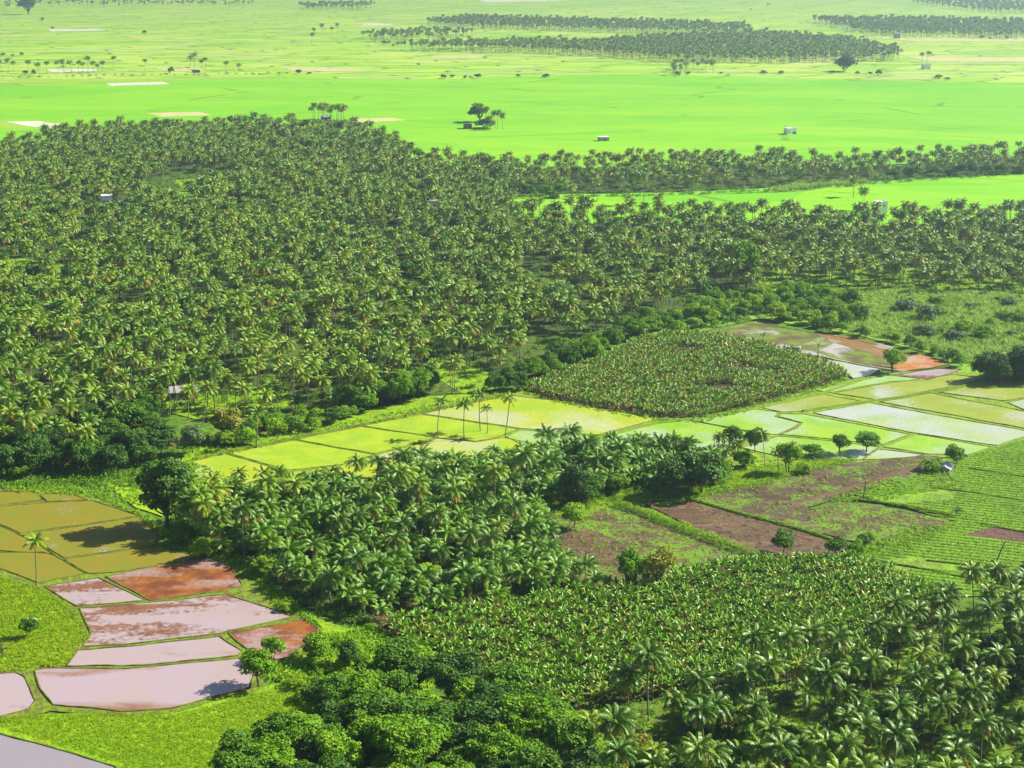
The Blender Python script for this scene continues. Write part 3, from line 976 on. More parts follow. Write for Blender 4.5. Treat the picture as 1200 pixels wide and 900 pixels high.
# lime paddies in the middle
MID = [
    ([(497, 486), (545, 475), (600, 465), (640, 469), (773, 492), (697, 511), (611, 503)], 'lime_wet'),
    ([(425, 500), (495, 487), (609, 504), (585, 513), (557, 518), (513, 514)], 'lime'),
    ([(346, 516), (424, 501), (511, 514), (440, 533), (400, 526)], 'lime'),
    ([(266, 532), (344, 517), (438, 534), (400, 546), (337, 552)], 'lime'),
    ([(225, 542), (263, 533), (334, 553), (280, 570), (230, 566)], 'lime_wet'),
    ([(440, 535), (514, 515), (558, 519), (590, 514), (620, 520), (560, 545), (440, 560), (345, 566), (340, 554), (400, 547)], 'lime_wet'),
    ([(592, 513), (612, 505), (696, 513), (740, 520), (700, 540), (640, 535)], 'green_wet'),
    ([(702, 512), (765, 498), (803, 493), (895, 511), (860, 522), (800, 528)], 'green_wet'),
    ([(807, 493), (845, 485), (883, 480), (912, 484), (908, 489), (938, 497), (930, 502), (910, 510), (897, 510)], 'green_wet'),
    ([(916, 486), (940, 486), (1066, 510), (1033, 522), (987, 517), (914, 510), (933, 503), (942, 497), (912, 489)], 'green_wet'),
    ([(912, 512), (987, 519), (1030, 525), (1010, 540), (930, 540), (870, 526)], 'green_wet'),
    ([(890, 478), (965, 463), (1012, 472), (940, 483), (915, 484)], 'olive'),
    ([(953, 485), (1019, 473), (1110, 490), (1260, 516), (1260, 520), (1200, 513), (1170, 523), (1160, 522), (1068, 508)], 'silver'),
    ([(1074, 510), (1162, 525), (1133, 534), (1087, 533), (1034, 525)], 'green_wet'),
    ([(1030, 528), (1083, 534), (1060, 538), (1010, 540)], 'silver'),
    ([(1031, 472), (1092, 462), (1200, 483), (1300, 503), (1300, 520), (1200, 503)], 'olive'),
    ([(1101, 461), (1150, 450), (1200, 446), (1300, 440), (1300, 454), (1200, 467), (1177, 471)], 'olive'),
    ([(1181, 473), (1200, 469), (1300, 456), (1300, 498), (1200, 481)], 'silver'),
    ([(977, 462), (1047, 449), (1120, 440), (1150, 444), (1132, 451), (1030, 470)], 'olive'),
    ([(957, 459), (1010, 445), (1035, 440), (1090, 446), (1045, 448), (975, 461)], 'green_wet'),
    ([(900, 428), (960, 420), (1033, 433), (1020, 441), (1000, 445), (985, 433)], 'silver'),
    ([(1045, 441), (1100, 433), (1127, 434), (1115, 438), (1088, 446)], 'pink'),
    ([(1066, 418), (1080, 416), (1114, 427), (1090, 432), (1060, 436), (1045, 432)], 'orange'),
    ([(826, 392), (887, 378), (913, 384), (993, 398), (1040, 408), (1064, 418), (1044, 432), (1000, 426), (935, 413), (880, 405)], 'patchy'),
]
for i, (px, m_) in enumerate(MID):
    sheet('paddy_field', px, m_, .30 + .002 * i, 2.5, .5)
    bund('field_bund', px, 'bund_green' if i in (13, 19, 23) else 'bund', .55, .20 + .006 * i, True, .5, z=.22)
sheet('paddy_field', [(955, 392), (1000, 396), (1045, 407), (1064, 417), (1046, 424), (1010, 412), (975, 402)], 'mud', .40, 2.5, .8)
bund('field_path', [(933, 414), (960, 418), (1000, 427), (1033, 433), (1062, 436)], 'pale_soil', 1.8, .5, z=.25)
bund('grassy_bank', [(690, 517), (770, 497), (806, 493), (885, 480), (960, 463), (1012, 446), (1040, 440)], 'bund_green', 1.8, .6, z=.2)
bund('grassy_bank', [(940, 483), (1015, 472), (1090, 461), (1150, 450)], 'bund_green', 1.5, .6, z=.2)
bund('grassy_bank', [(1133, 536), (1165, 526), (1200, 514), (1280, 500)], 'bund_green', 1.8, .5, z=.2)
bund('grassy_bank', [(225, 540), (300, 525), (345, 515), (425, 499), (497, 484), (545, 473), (600, 463)], 'bund_red', 1.7, .6, z=.2)

# ploughed plots and crop land right
sheet('ploughed_field', [(748, 588), (805, 586), (870, 606), (972, 630), (1000, 640), (965, 658), (900, 660), (835, 630)], 'plough', .30, 3, .6)
sheet('ploughed_field', [(808, 585), (835, 575), (900, 566), (960, 548), (1060, 535), (1100, 535), (1085, 556), (1000, 580), (945, 596), (1000, 606), (1105, 612), (1060, 632), (985, 632), (870, 604)], 'plough_dark', .305, 3, .8)
sheet('ploughed_field', [(935, 602), (990, 590), (1050, 598), (1112, 610), (1095, 630), (1040, 640), (990, 634)], 'plough_green', .32, 3, .8)
sheet('ploughed_field', [(640, 606), (735, 592), (800, 620), (910, 662), (860, 672), (800, 684), (690, 690), (640, 650)], 'plough_green', .31, 3, .6)
sheet('ploughed_field', [(655, 622), (700, 624), (745, 650), (740, 668), (680, 660), (650, 640)], 'plough', .325, 3, 1.2)
sheet('crop_field', [(1000, 580), (1080, 556), (1120, 540), (1200, 515), (1300, 497), (1300, 715), (1200, 700), (1120, 700), (1080, 690), (985, 660), (1040, 642), (1120, 612)], 'crop', .29, 3, .6)
sheet('ploughed_field', [(1130, 628), (1160, 619), (1200, 624), (1300, 634), (1300, 645), (1200, 637)], 'red_plot', .33, 2, .4)
for px in ([(1090, 572), (1150, 580), (1200, 588), (1300, 603)], [(1135, 550), (1200, 560), (1300, 576)], [(1085, 658), (1150, 666), (1200, 671), (1300, 685)], [(1010, 655), (1080, 668), (1190, 690), (1260, 705)],
           [(1150, 615), (1200, 625), (1300, 636)], [(1000, 587), (1045, 592), (1080, 600), (1112, 606)]):
    bund('field_bund', px, 'bund', 1.0, .45, z=.25)
bund('soil_track', [(925, 592), (980, 578), (1020, 566), (1062, 552), (1090, 545)], 'brown_track', 2.6, .25, z=.28)
sheet('dirt_patch', [(193, 514), (206, 512), (213, 517), (203, 523), (192, 521)], 'soil', .34, 2, .5)
sheet('dirt_patch', [(278, 508), (318, 500), (320, 506), (285, 512)], 'soil', .34, 2, .5)
sheet('dirt_patch', [(40, 547), (80, 538), (95, 531), (92, 542), (60, 552)], 'soil', .34, 2, .5)
sheet('dirt_patch', [(240, 622), (285, 626), (283, 634), (245, 634)], 'soil', .34, 2, .5)
sheet('dirt_patch', [(430, 715), (500, 705), (520, 715), (450, 735)], 'soil', .34, 2, .8)
BF1 = [(448, 738), (520, 722), (620, 708), (720, 690), (830, 668), (910, 660), (1000, 660), (1085, 690), (1120, 715), (1075, 748), (1000, 792), (800, 815), (650, 838), (570, 800), (485, 768)]
BF2 = [(612, 455), (650, 442), (700, 425), (755, 398), (800, 393), (835, 396), (905, 408), (985, 434), (995, 442), (900, 472), (820, 492), (765, 490), (640, 467)]
sheet('banana_field', BF1, 'floor_brown', .28, 3, .6)
sheet('banana_field', BF2, 'floor_brown', .28, 3, .6)

# ------------------------------------------------------------------ palms
allp = []     # (x, y, zone, set, scale)


def palms(zone, poly, s, kind, smin, smax, jit=.35, rot=.2, holes=(), keep=1.0):
    for p in sample(poly, s, jit, rot, holes):
        if rng.random() < keep and mnoise.noise(Vector((p[0] * .035, p[1] * .02, 5))) > (-.40 if zone == 'main' else -9):
            allp.append((p[0], p[1], zone, kind, rng.uniform(smin, smax)))


CLEAR = [[(-60, 298), (60, 303), (112, 318), (90, 336), (-60, 340)], [(198, 458), (340, 452), (352, 470), (325, 490), (230, 494), (190, 482)],
         [(500, 425), (560, 426), (590, 455), (545, 464), (505, 440)], [(140, 232), (200, 206), (262, 203), (285, 214), (262, 226), (200, 242)], [(100, 248), (150, 246), (156, 268), (96, 270)]]
palms('main', G_MAIN, 7.0, 'tall', .70, 1.18, .44, .35, CLEAR, .90)
palms('main', G_MAIN, 17, 'young', .6, 1.0, .45, .8, CLEAR, .8)
palms('main', CLEAR[0], 14, 'tall', .8, 1.0)
palms('main', CLEAR[1], 12, 'tall', .85, 1.1, keep=.8)
palms('main', CLEAR[2], 12, 'tall', .85, 1.0, keep=.8)
palms('strip', G_STRIP, 8.0, 'tall', .75, 1.02, .38, .1, (), .85)
palms('mid', [(230, 640), (240, 605), (330, 580), (400, 562), (470, 550), (560, 545), (660, 528), (760, 528), (850, 540), (862, 556), (840, 572), (740, 578), (640, 596), (645, 610), (660, 660), (700, 690), (620, 706), (450, 730), (400, 722), (340, 695), (290, 664)],
      4.7, 'young', .58, .92, .42, .5, (), .92)
palms('mid', [(222, 606), (290, 590), (350, 600), (360, 680), (300, 668), (235, 632)], 7, 'tall', .85, 1.15, keep=.6)
palms('mid', [(340, 640), (420, 600), (600, 560), (640, 640), (560, 690), (420, 715), (330, 690)], 10, 'tall', .9, 1.15, keep=.6)
palms('right', [(660, 838), (800, 815), (900, 800), (1000, 790), (1080, 742), (1150, 712), (1280, 705), (1280, 1000), (690, 1000)], 7.0, 'tall', .78, 1.12, .42, .5, (), .85)
palms('right', [(760, 840), (1280, 760), (1280, 1000), (760, 1000)], 9, 'young', .6, .95, .40, .5, (), .7)
FARP = [
    ([(500, 28), (560, 24), (640, 27), (800, 31), (880, 36), (880, 42), (800, 41), (640, 37), (540, 34), (500, 31)], 11, .9),
    ([(455, 60), (520, 56), (640, 54), (690, 55), (780, 48), (900, 44), (1000, 52), (1055, 66), (1050, 72), (900, 75), (790, 74), (690, 66), (600, 62)], 9, .85),
    ([(420, 45), (500, 40), (560, 42), (540, 47), (440, 50)], 10, .5),
    ([(350, 9), (400, 7), (440, 8), (430, 12), (360, 13)], 14, .8),
    ([(948, 26), (1060, 26), (1200, 30), (1300, 32), (1300, 42), (1200, 42), (1000, 38)], 10, .8),
    ([(990, 36), (1200, 40), (1200, 46), (1030, 44)], 9, .5),
    ([(1060, 4), (1150, 2), (1300, 6), (1300, 16), (1150, 16)], 14, .7),
    ([(785, 82), (800, 80), (842, 81), (840, 86), (790, 90)], 11, .5),
    ([(0, 6), (160, 4), (300, 6), (300, 9), (160, 9), (0, 10)], 22, .5),
    ([(362, 140), (404, 138), (404, 143), (365, 143)], 7, .9),
]
for px, s_, kp in FARP:
    palms('far', px, s_, 'tall', .85, 1.15, keep=kp)
for x, y in [(2, 84), (10, 85), (16, 84), (33, 86), (46, 87), (55, 86), (68, 86), (75, 85), (84, 85), (92, 85), (97, 84), (103, 85), (110, 84), (116, 85), (120, 84), (133, 79), (170, 83),
             (222, 80), (228, 79), (236, 81), (241, 81), (265, 84), (280, 85), (575, 152), (580, 150), (583, 151), (589, 152), (571, 150), (1000, 231), (1012, 246),
             (51, 30), (367, 43), (365, 52), (378, 40), (388, 42), (395, 40), (1085, 75), (1080, 73),
             (610, 231), (700, 236), (755, 240), (670, 240), (735, 250)]:
    allp.append((*at(x, y)[:2], 'far', 'tall', rng.uniform(1.0, 1.3)))

SPECIAL = [  # base px, kind idx, scale, rotation so the lean goes the right way
    (43, 687, 0, .98, 0.0, 'thin lone coconut palm leaning beside the brown green paddies, left of the pink flooded plot'),
    (301, 526, 0, .98, 0.0, 'lone coconut palm on the bank at the left end of the lime green paddies'),
    (513, 514, 1, .96, 0.5, 'leftmost of the five tall thin palms standing in the lime paddies'),
    (544, 516, 0, .98, 1.0, 'tall thin palm second from left of five in the lime paddies, straight trunk'),
    (563, 506, 0, 1.0, 2.0, 'middle one of the five tall thin palms in the lime paddies, furthest back'),
    (571, 509, 0, .72, 4.0, 'shortest of the five thin palms standing in the lime paddies'),
    (592, 511, 1, 1.0, -0.4, 'rightmost of the five palms in the lime paddies, curved trunk leaning right'),
    (893, 409, 0, .48, 0.0, 'short single palm beside the low concrete wall above the upper banana field'),
    (1158, 722, 2, .92, 0.0, 'large dark palm standing out against the crop rows at the right edge'),
]


def place_palm(tmpl, p, rz, s, label, group, sz=None):
    o = bpy.data.objects.new('coconut_palm', None)
    COL.objects.link(o)
    o.empty_display_size = 1
    o.location = (p[0], p[1], 0)
    o.rotation_euler = (0, 0, rz)
    o.scale = (s, s, sz or s)
    tag(o, label, 'palm tree', group)
    link('trunk', tmpl['trunk'], o)
    link('crown', tmpl['crown'], o)
    if 'old' in tmpl:
        q = link('old_fronds', tmpl['old'], o)
        q['label'] = 'yellowed hanging old fronds'
    return o


for i, (x, y, k, s_, rz, lab) in enumerate(SPECIAL):
    T = PALMS['lone'][k] if k < 2 else PALMS['tall'][2]
    # template leans along its own azimuth; turn it so that it leans to the right of the picture by default
    az = random.Random({0: 31, 1: 32, 2: 13}[k]).uniform(0, 6.28)
    place_palm(T, at(x, y), rz - az, s_, lab, None)
for x, y in [(193, 484), (199, 489), (205, 480), (221, 493), (229, 483), (238, 497), (243, 478), (252, 482), (266, 476), (285, 489), (288, 476), (314, 492), (322, 478), (208, 478), (217, 479), (20, 524), (38, 540), (99, 548), (60, 520), (8, 505), (80, 505), (110, 500), (135, 490), (45, 500), (150, 505)]:
    allp.append((*at(x, y)[:2], 'main', 'tall', rng.uniform(.95, 1.15)))
for x, y in [(228, 612), (236, 619), (221, 624), (245, 606), (250, 626), (262, 614), (214, 634), (240, 641), (256, 640), (272, 600), (232, 630), (285, 590), (207, 622)]:
    allp.append((*at(x, y)[:2], 'mid', 'tall', rng.uniform(.85, 1.12)))
for x, y in [(912, 556), (840, 547), (850, 560), (868, 550), (896, 548)]:
    allp.append((*at(x, y)[:2], 'verge', 'tall', rng.uniform(.6, .75)))
# keep other palms off the specials
SP = np.array([at(x, y)[:2] for x, y, *_ in SPECIAL])
allp = [a for a in allp if np.min(np.hypot(SP[:, 0] - a[0], SP[:, 1] - a[1])) > 3]
allp.sort(key=lambda a: math.hypot(a[0], a[1]))
N_IND = 300 - len(SPECIAL)
LAB = {
    'main': ('coconut palm in the front ranks of the big grove, behind the shady left tree belt', 'palms along the near edge of the big grove'),
    'mid': ('full crowned coconut palm in the dense middle grove beside the red flooded paddies', 'palms of the middle grove'),
    'verge': ('short coconut palm on the grassy verge between pale green paddies and ploughed fields', 'palms on the verge above the ploughed fields'),
    'right': ('coconut palm in the bottom right grove in front of the near banana field', 'palms of the bottom right grove'),
}
rest = []
cnt = 0
for a in allp:
    px, py = proj((a[0], a[1], 7))
    if cnt < N_IND and a[2] in LAB and -15 < px < 1215 and py < 930:
        S_ = PALMS['near' if a[3] == 'tall' else a[3]]
        T = S_[int(rng.integers(len(S_)))]
        if T is PALMS['near'][5] and rng.random() < .6:
            T = PALMS['near'][int(rng.integers(5))]
        place_palm(T, a, rng.uniform(0, 6.28), a[4], *LAB[a[2]], sz=a[4] * rng.uniform(.85, 1.12))
        cnt += 1
    else:
        rest.append(a)
print('palms', len(allp), 'individual', cnt, {z: sum(1 for a in allp[:cnt] if a[2] == z) for z in LAB})
protos = [proto(T['all']) for T in PALMS['tall']] + [proto(T['all']) for T in PALMS['young']]
pk = [(int(rng.integers(4)) if rng.random() < .9 else 4) if a[3] == 'tall' else 5 + int(rng.integers(4)) for a in rest]
scatter('coconut_grove', [(a[0], a[1], 0) for a in rest], [(rng.normal(0, .07), rng.normal(0, .07), rng.uniform(0, 6.28)) for a in rest],
        [(a[4], a[4], a[4] * rng.uniform(.8, 1.15)) for a in rest], pk, protos,
        'vast coconut groves filling the middle distance, with far palm belts on the plain', 'palm grove')

# ------------------------------------------------------------------ banana plants
bl = sample(BF1, 1.75, .36, .5)
bl = bl[np.argsort(np.hypot(bl[:, 0], bl[:, 1]))]
BL_LAB = ('banana plant with upright green leaves in the near rows of the lower banana field', 'banana plants in front rows of the lower field')
bman = bl[:300]
for p in bman:
    o = link('banana_plant', BAN[int(rng.integers(4))] if rng.random() < .8 else BANP[int(rng.integers(3))], None, (p[0], p[1], 0))
    o.rotation_euler = (0, 0, rng.uniform(0, 6.28))
    s_ = rng.uniform(.68, 1.02)
    o.scale = (s_, s_, s_)
    tag(o, BL_LAB[0], 'banana plant', BL_LAB[1])
b2 = sample(BF2, 1.8, .36, .4)
b2 = b2[np.array([mnoise.noise(Vector((p[0] * .07, p[1] * .04, 19))) > -.33 + .1 * rng.normal() for p in b2])]
print('bananas', len(bl), len(b2))
bp = np.concatenate([bl[300:], b2])
pk = [int(rng.integers(4)) if rng.random() < .78 else int(4 + rng.integers(3)) for _ in range(len(bl) - 300)] + [int(4 + rng.integers(3)) if rng.random() < .5 else int(rng.integers(4)) for _ in b2]
ss = rng.uniform(.68, 1.02, len(bp))
ss[len(bl) - 300:] *= .88
scatter('banana_plantation', np.c_[bp, np.zeros(len(bp))], np.c_[np.zeros(len(bp)), np.zeros(len(bp)), rng.uniform(0, 6.28, len(bp))],
        np.c_[ss, ss, ss], pk, [proto(m) for m in BAN + BANP], 'banana plantation leaves behind the front rows and in the upper banana field', 'banana plants')


# ------------------------------------------------------------------ broadleaf trees
def tree(p, key, mat, R=None, H=None, label='', group=None, name='broadleaf_tree', cat='tree', s=1.0):
    T = TREES[key][mat]
    o = bpy.data.objects.new(name, None)
    COL.objects.link(o)
    o.location = (p[0], p[1], 0)
    o.rotation_euler = (0, 0, rng.uniform(0, 6.28))
    sx = (R / T['R']) if R else s
    sz = (H / T['H']) if H else sx
    o.scale = (sx, sx * rng.uniform(.9, 1.1), sz)
    tag(o, label, cat, group)
    link('trunk', T['trunk'], o)
    link('crown', T['crown'], o)
    return o


def tpx(x, y, wpx, hpx, key, mat, label, group=None, name='broadleaf_tree', cat='tree'):
    p = at(x, y)
    k = ppm(p)
    return tree(p, key, mat, wpx * .5 / k, hpx / k / .96, label, group, name, cat)


SINGLE = [
    (196, 622, 66, 96, 'tall', 'leaf_deep', 'tallest dark tree, standing at the corner of the brown green paddies, shading them'),
    (214, 640, 34, 30, 'shrub_a', 'leaf_dark', 'low dark leafy tree at the foot of the tallest dark tree, by the paddy corner'),
    (872, 548, 30, 20, 'shrub_b', 'leaf_mid', 'low leafy bush between the slim upright tree and the end of the middle grove'),
    (952, 536, 30, 14, 'bush_b', 'leaf_mid', 'low spreading bush left of the small tree pair below the pale green paddies'),
    (945, 556, 22, 12, 'bush_c', 'leaf_lime', 'little bright bush right of the leafy verge tree above the ploughed field'),
    (1088, 552, 26, 12, 'bush_c', 'leaf_mid', 'low bush just left of the tin roofed shed'),
    (236, 655, 30, 24, 'bush_b', 'leaf_mid', 'green bush under palms just above the rust red plot'),
    (673, 619, 30, 30, 'small_a', 'leaf_lime', 'small bright round tree on a thin trunk in the weedy brown plot'),
    (918, 650, 30, 30, 'small_a', 'leaf_dark', 'small round tree standing alone in the ploughed brown field'),
    (978, 655, 26, 26, 'small_b', 'leaf_dark', 'left tree of three small ones at the corner of the ploughed field'),
    (999, 654, 24, 18, 'bush_a', 'leaf_mid', 'low bush between the small trees at the ploughed field corner'),
    (1014, 645, 24, 20, 'small_b', 'leaf_dark', 'right tree of three small ones at the corner of the ploughed field'),
    (986, 533, 26, 24, 'small_b', 'leaf_dark', 'small tree left of a similar one below the pale green paddies'),
    (1015, 531, 30, 25, 'small_a', 'leaf_dark', 'spreading small tree with two trunks right of its twin below the pale green paddies'),
    (885, 531, 22, 30, 'small_a', 'leaf_dark', 'slim upright tree at the grassy edge of the olive paddies'),
    (924, 555, 32, 38, 'small_b', 'leaf_mid', 'leafy tree with a bare lower trunk on the bright verge by a palm'),
    (856, 524, 34, 24, 'bush_b', 'leaf_dark', 'dark wide bush behind the slim upright tree near the lime paddies'),
    (822, 580, 58, 52, 'round_a', 'leaf_deep', 'big dark tree at the right end of the middle grove'),
    (790, 584, 44, 48, 'round_c', 'leaf_deep', 'dark tree just left of the big one at the end of the middle grove'),
    (674, 592, 34, 54, 'oval', 'leaf_deep', 'tall dense oval tree in the middle grove above the weedy plot'),
    (735, 690, 30, 56, 'oval', 'leaf_mid', 'upright ragged tree beside the yellow green tree by the banana field'),
    (771, 688, 42, 46, 'small_b', 'leaf_yellow', 'yellow green bushy tree with forked trunk above the banana field'),
    (303, 806, 44, 48, 'small_a', 'leaf_mid', 'round tree on the corner of the milky pond'),
    (322, 776, 32, 32, 'small_b', 'leaf_mid', 'small tree behind the pond corner tree, beside the rust red plot'),
    (372, 775, 34, 34, 'small_a', 'leaf_mid', 'bushy tree right of the rust red plot'),
    (1048, 437, 32, 28, 'small_b', 'leaf_mid', 'twin stemmed tree on the bund by the orange plot'),
    (35, 748, 20, 26, 'small_a', 'leaf_dark', 'tiny dark tree alone in the rough left meadow'),
    (1117, 550, 26, 28, 'small_b', 'leaf_mid', 'tree growing over the little tin roofed shed'),
    (33, 17, 20, 22, 'oval', 'leaf_dark', 'big hazy tree on the far plain at the top left corner'),
    (562, 143, 22, 24, 'oval', 'leaf_dark', 'dark tree of the small clump in the middle of the bright paddy plain'),
    (567, 150, 30, 10, 'bush_b', 'leaf_grey', 'grey green bush of the clump in the middle of the bright paddy plain'),
    (990, 84, 24, 19, 'shrub_a', 'leaf_grey', 'hazy dark tree rising at the far edge of the bright plain'),
    (875, 338, 34, 60, 'oval', 'leaf_mid', 'tall leafy creeper covered tree at the right edge of the big grove'),
    (268, 515, 38, 38, 'round_a', 'leaf_yellow', 'round shrubby tree with a yellowish top by the left end of the lime paddies'),
    (226, 532, 30, 34, 'small_a', 'leaf_grey', 'pale grey green shrub by the red dirt patch near the lime paddies'),
    (158, 252, 40, 18, 'bush_b', 'leaf_grey', 'wide grey green bushy tree beside the white house in the big grove'),
    (114, 256, 24, 13, 'bush_a', 'leaf_yellow', 'yellow green bush in front of the white house in the big grove'),
    (407, 788, 24, 46, 'oval', 'leaf_deep', 'creeper covered dead trunk like a pillar beside the bright thicket'),
]
for (x, y, wpx, hpx, key, mat, lab) in SINGLE:
    nm = 'bush' if 'bush' in key else 'broadleaf_tree'
    tpx(x, y, wpx, hpx, key, mat, lab, None, nm, 'bush' if nm == 'bush' else 'tree')


def zone(poly, s, keys, mats, rmin, rmax, hk, label, group, name='broadleaf_tree', cat='tree', keep=1.0, line=False, wid=1.5):
    P = along(poly, s, .3, wid) if line else sample(poly, s, .4, rng.uniform(0, 1.5))
    n = 0
    for p in P:
        if rng.random() > keep: continue
        px, py = proj((p[0], p[1], 3))
        R = rng.uniform(rmin, rmax)
        if not (-30 < px < 1230 and py < 925 + 10 * R): continue
        key = keys[int(rng.integers(len(keys)))]
        TREEQ.append((R * ppm((p[0], p[1], 4)), p, key, mats[int(rng.integers(len(mats)))], R, R * hk * rng.uniform(.85, 1.2), label, group, name, cat))
        n += 1
    print('zone', group, n)
    return n


TREEQ = []
nt_ = 0
nt_ += zone([(395, 818), (450, 800), (520, 798), (600, 828), (650, 850), (700, 900), (740, 990), (180, 990), (240, 925), (300, 895), (360, 862)], 6.6,
            ['round_a', 'round_b', 'round_c'], ['leaf_mid', 'leaf_dark', 'leaf_dark', 'leaf_deep'], 3.6, 5.6, 1.8, 'round crowned green tree in the dense thicket at the bottom centre', 'trees of the bottom thicket')
nt_ += zone([(700, 890), (800, 905), (900, 930), (900, 990), (720, 990)], 7, ['round_a', 'round_b'], ['leaf_mid', 'leaf_dark'], 2.6, 3.8, 1.8,
            'round leafy tree among palms at the bottom edge right of the thicket', 'leafy trees at the bottom edge')
nt_ += zone([(-40, 545), (0, 520), (100, 490), (170, 482), (200, 520), (180, 556), (100, 560), (0, 566)], 8, ['round_a', 'round_b', 'round_c'], ['leaf_deep', 'leaf_deep', 'leaf_dark'], 3.2, 5.0, 1.9,
            'dark leafy tree in the shady belt behind the brown green paddies', 'trees of the shady left belt')
nt_ += zone([(225, 520), (300, 500), (350, 492), (420, 480), (425, 494), (345, 510), (255, 530)], 5.0, ['bush_a', 'bush_b', 'round_b'], ['leaf_mid', 'leaf_dark', 'leaf_lime'], 2.2, 3.6, 1.4,
            'leafy bush on the bank along the left lime paddies', 'bushes along the lime paddies', 'bush', 'bush')
nt_ += zone([(400, 478), (440, 455), (500, 440), (520, 455), (480, 474), (420, 488)], 6, ['round_a', 'round_c', 'round_b'], ['leaf_dark', 'leaf_mid'], 3.2, 4.6, 2.0,
            'broad leafy tree at the front of the big grove just above the lime paddies', 'trees between big grove and lime paddies')
nt_ += zone([(560, 462), (600, 445), (640, 420), (700, 400), (760, 374), (790, 385), (740, 402), (690, 424), (645, 440), (605, 462)], 7, ['shrub_a', 'round_b', 'shrub_b'], ['leaf_mid', 'leaf_dark'], 3.0, 4.6, 1.6,
            'green bushy tree between the big grove and upper banana field', 'trees behind the upper banana field')
nt_ += zone([(780, 378), (840, 350), (900, 338), (1000, 352), (1010, 380), (960, 388), (890, 372), (830, 388), (790, 392)], 8.5, ['shrub_a', 'shrub_b', 'round_b'], ['leaf_mid', 'leaf_dark', 'leaf_mid', 'leaf_lime'], 2.8, 4.8, 1.35,
            'leafy tree in the scrub belt above the patchy wet field', 'trees of the right scrub belt', keep=.85)
nt_ += zone([(960, 386), (1010, 395), (1060, 405), (1100, 418), (1130, 432)], 5, ['bush_b', 'bush_a', 'small_b'], ['leaf_mid', 'leaf_dark'], 2.0, 3.4, 1.5,
            'bush in the hedge row running down behind the orange plot', 'hedge row bushes', 'bush', 'bush', line=True)
nt_ += zone([(1135, 447), (1165, 440), (1260, 435), (1260, 448), (1165, 452)], 6, ['shrub_a', 'shrub_b'], ['leaf_deep'], 4.4, 6.0, 1.75,
            'large dark bushy tree at the right edge above the olive paddies', 'dark trees at the right edge')
nt_ += zone([(1020, 360), (1200, 350), (1260, 360), (1260, 420), (1160, 415), (1050, 390)], 13, ['bush_b', 'bush_c', 'shrub_b', 'bush_a'], ['leaf_mid', 'leaf_lime', 'leaf_mid', 'leaf_grey'], 1.6, 5.4, 1.0,
            'rounded shrub scattered on the light green scrubland at right', 'shrubs on the right scrubland', 'bush', 'bush', keep=.8)
nt_ += zone([(235, 650), (260, 600), (400, 565), (560, 548), (760, 535), (840, 550), (700, 570), (630, 600), (680, 680), (600, 700), (440, 725), (330, 690)], 19, ['round_a', 'bush_b', 'small_b', 'oval'], ['leaf_mid', 'leaf_dark', 'leaf_lime'], 2.2, 3.6, 1.6,
            'leafy tree growing among the palms of the middle grove', 'leafy trees in the middle grove', keep=.8)
nt_ += zone([(190, 640), (240, 655), (300, 690), (360, 735), (400, 745), (440, 738), (400, 760), (330, 720), (280, 672), (215, 650)], 4.2, ['bush_a', 'bush_c', 'bush_b'], ['leaf_mid', 'leaf_lime'], 1.4, 2.4, 1.1,
            'low green bush on the verge between red paddies and the middle grove', 'bushes along the red paddies', 'bush', 'bush', keep=.7)
nt_ += zone([(340, 800), (400, 765), (440, 760), (500, 790), (460, 815), (390, 830), (350, 850)], 4.6, ['bush_a', 'bush_c', 'bush_b'], ['leaf_lime', 'leaf_mid'], 1.8, 2.8, 1.0,
            'bright green bush between the milky pond and banana field', 'bright bushes by the pond', 'bush', 'bush', keep=.85)
nt_ += zone([(680, 850), (900, 820), (1060, 770), (1240, 730), (1240, 960), (720, 960)], 10, ['shrub_a', 'bush_b', 'small_a', 'shrub_b'], ['leaf_dark', 'leaf_mid', 'leaf_mid', 'leaf_yellow'], 1.8, 4.0, 1.4,
            'leafy tree scattered among the palms of the bottom right grove', 'leafy trees in the bottom right grove', keep=.7)
nt_ += zone([(1130, 800), (1160, 745), (1240, 735), (1240, 830), (1180, 830)], 6.5, ['shrub_a', 'round_b'], ['leaf_deep'], 3.0, 4.4, 1.7,
            'dark leafy tree massed at the right edge under the tallest palms', 'dark trees under the right edge palms')
nt_ += zone([(660, 575), (740, 555), (850, 545), (872, 560), (850, 580), (740, 590), (650, 602)], 9, ['round_a', 'shrub_a', 'small_b', 'oval'], ['leaf_dark', 'leaf_mid', 'leaf_mid'], 2.6, 4.2, 1.7,
            'leafy tree along the right end of the middle grove, above the brown plots', 'leafy trees at the right end of the middle grove')
nt_ += zone([(480, 238), (520, 225), (640, 222), (660, 232), (560, 240)], 14, ['round_a', 'round_b'], ['leaf_dark', 'leaf_mid'], 4, 6, 1.5,
            'dark leafy tree at the left end of the bright paddy strip', 'trees at left end of the paddy strip')
nt_ += zone([(1040, 210), (1100, 206), (1200, 203), (1240, 200)], 9, ['round_b', 'bush_b'], ['leaf_dark'], 4, 5.5, 1.3,
            'dark bushy tree in the far palm strip at the upper right', 'bushy trees in the upper right strip', line=True, wid=4)
nt_ += zone([(0, 345), (60, 335), (110, 345), (100, 360), (0, 372)], 7, ['round_b', 'bush_b'], ['leaf_dark', 'leaf_grey'], 3, 5, 1.2,
            'dark bushy tree at the left edge below the palm clearing', 'trees below the left clearing')
nt_ += zone([(20, 255), (250, 215), (420, 235), (650, 280), (760, 320), (600, 400), (300, 440), (100, 440), (0, 420)], 40, ['round_a', 'round_c', 'shrub_a'], ['leaf_deep', 'leaf_dark'], 3.4, 5, 2.2,
            'leafy tree deep inside the big coconut grove', 'leafy trees inside the big grove', keep=.7)
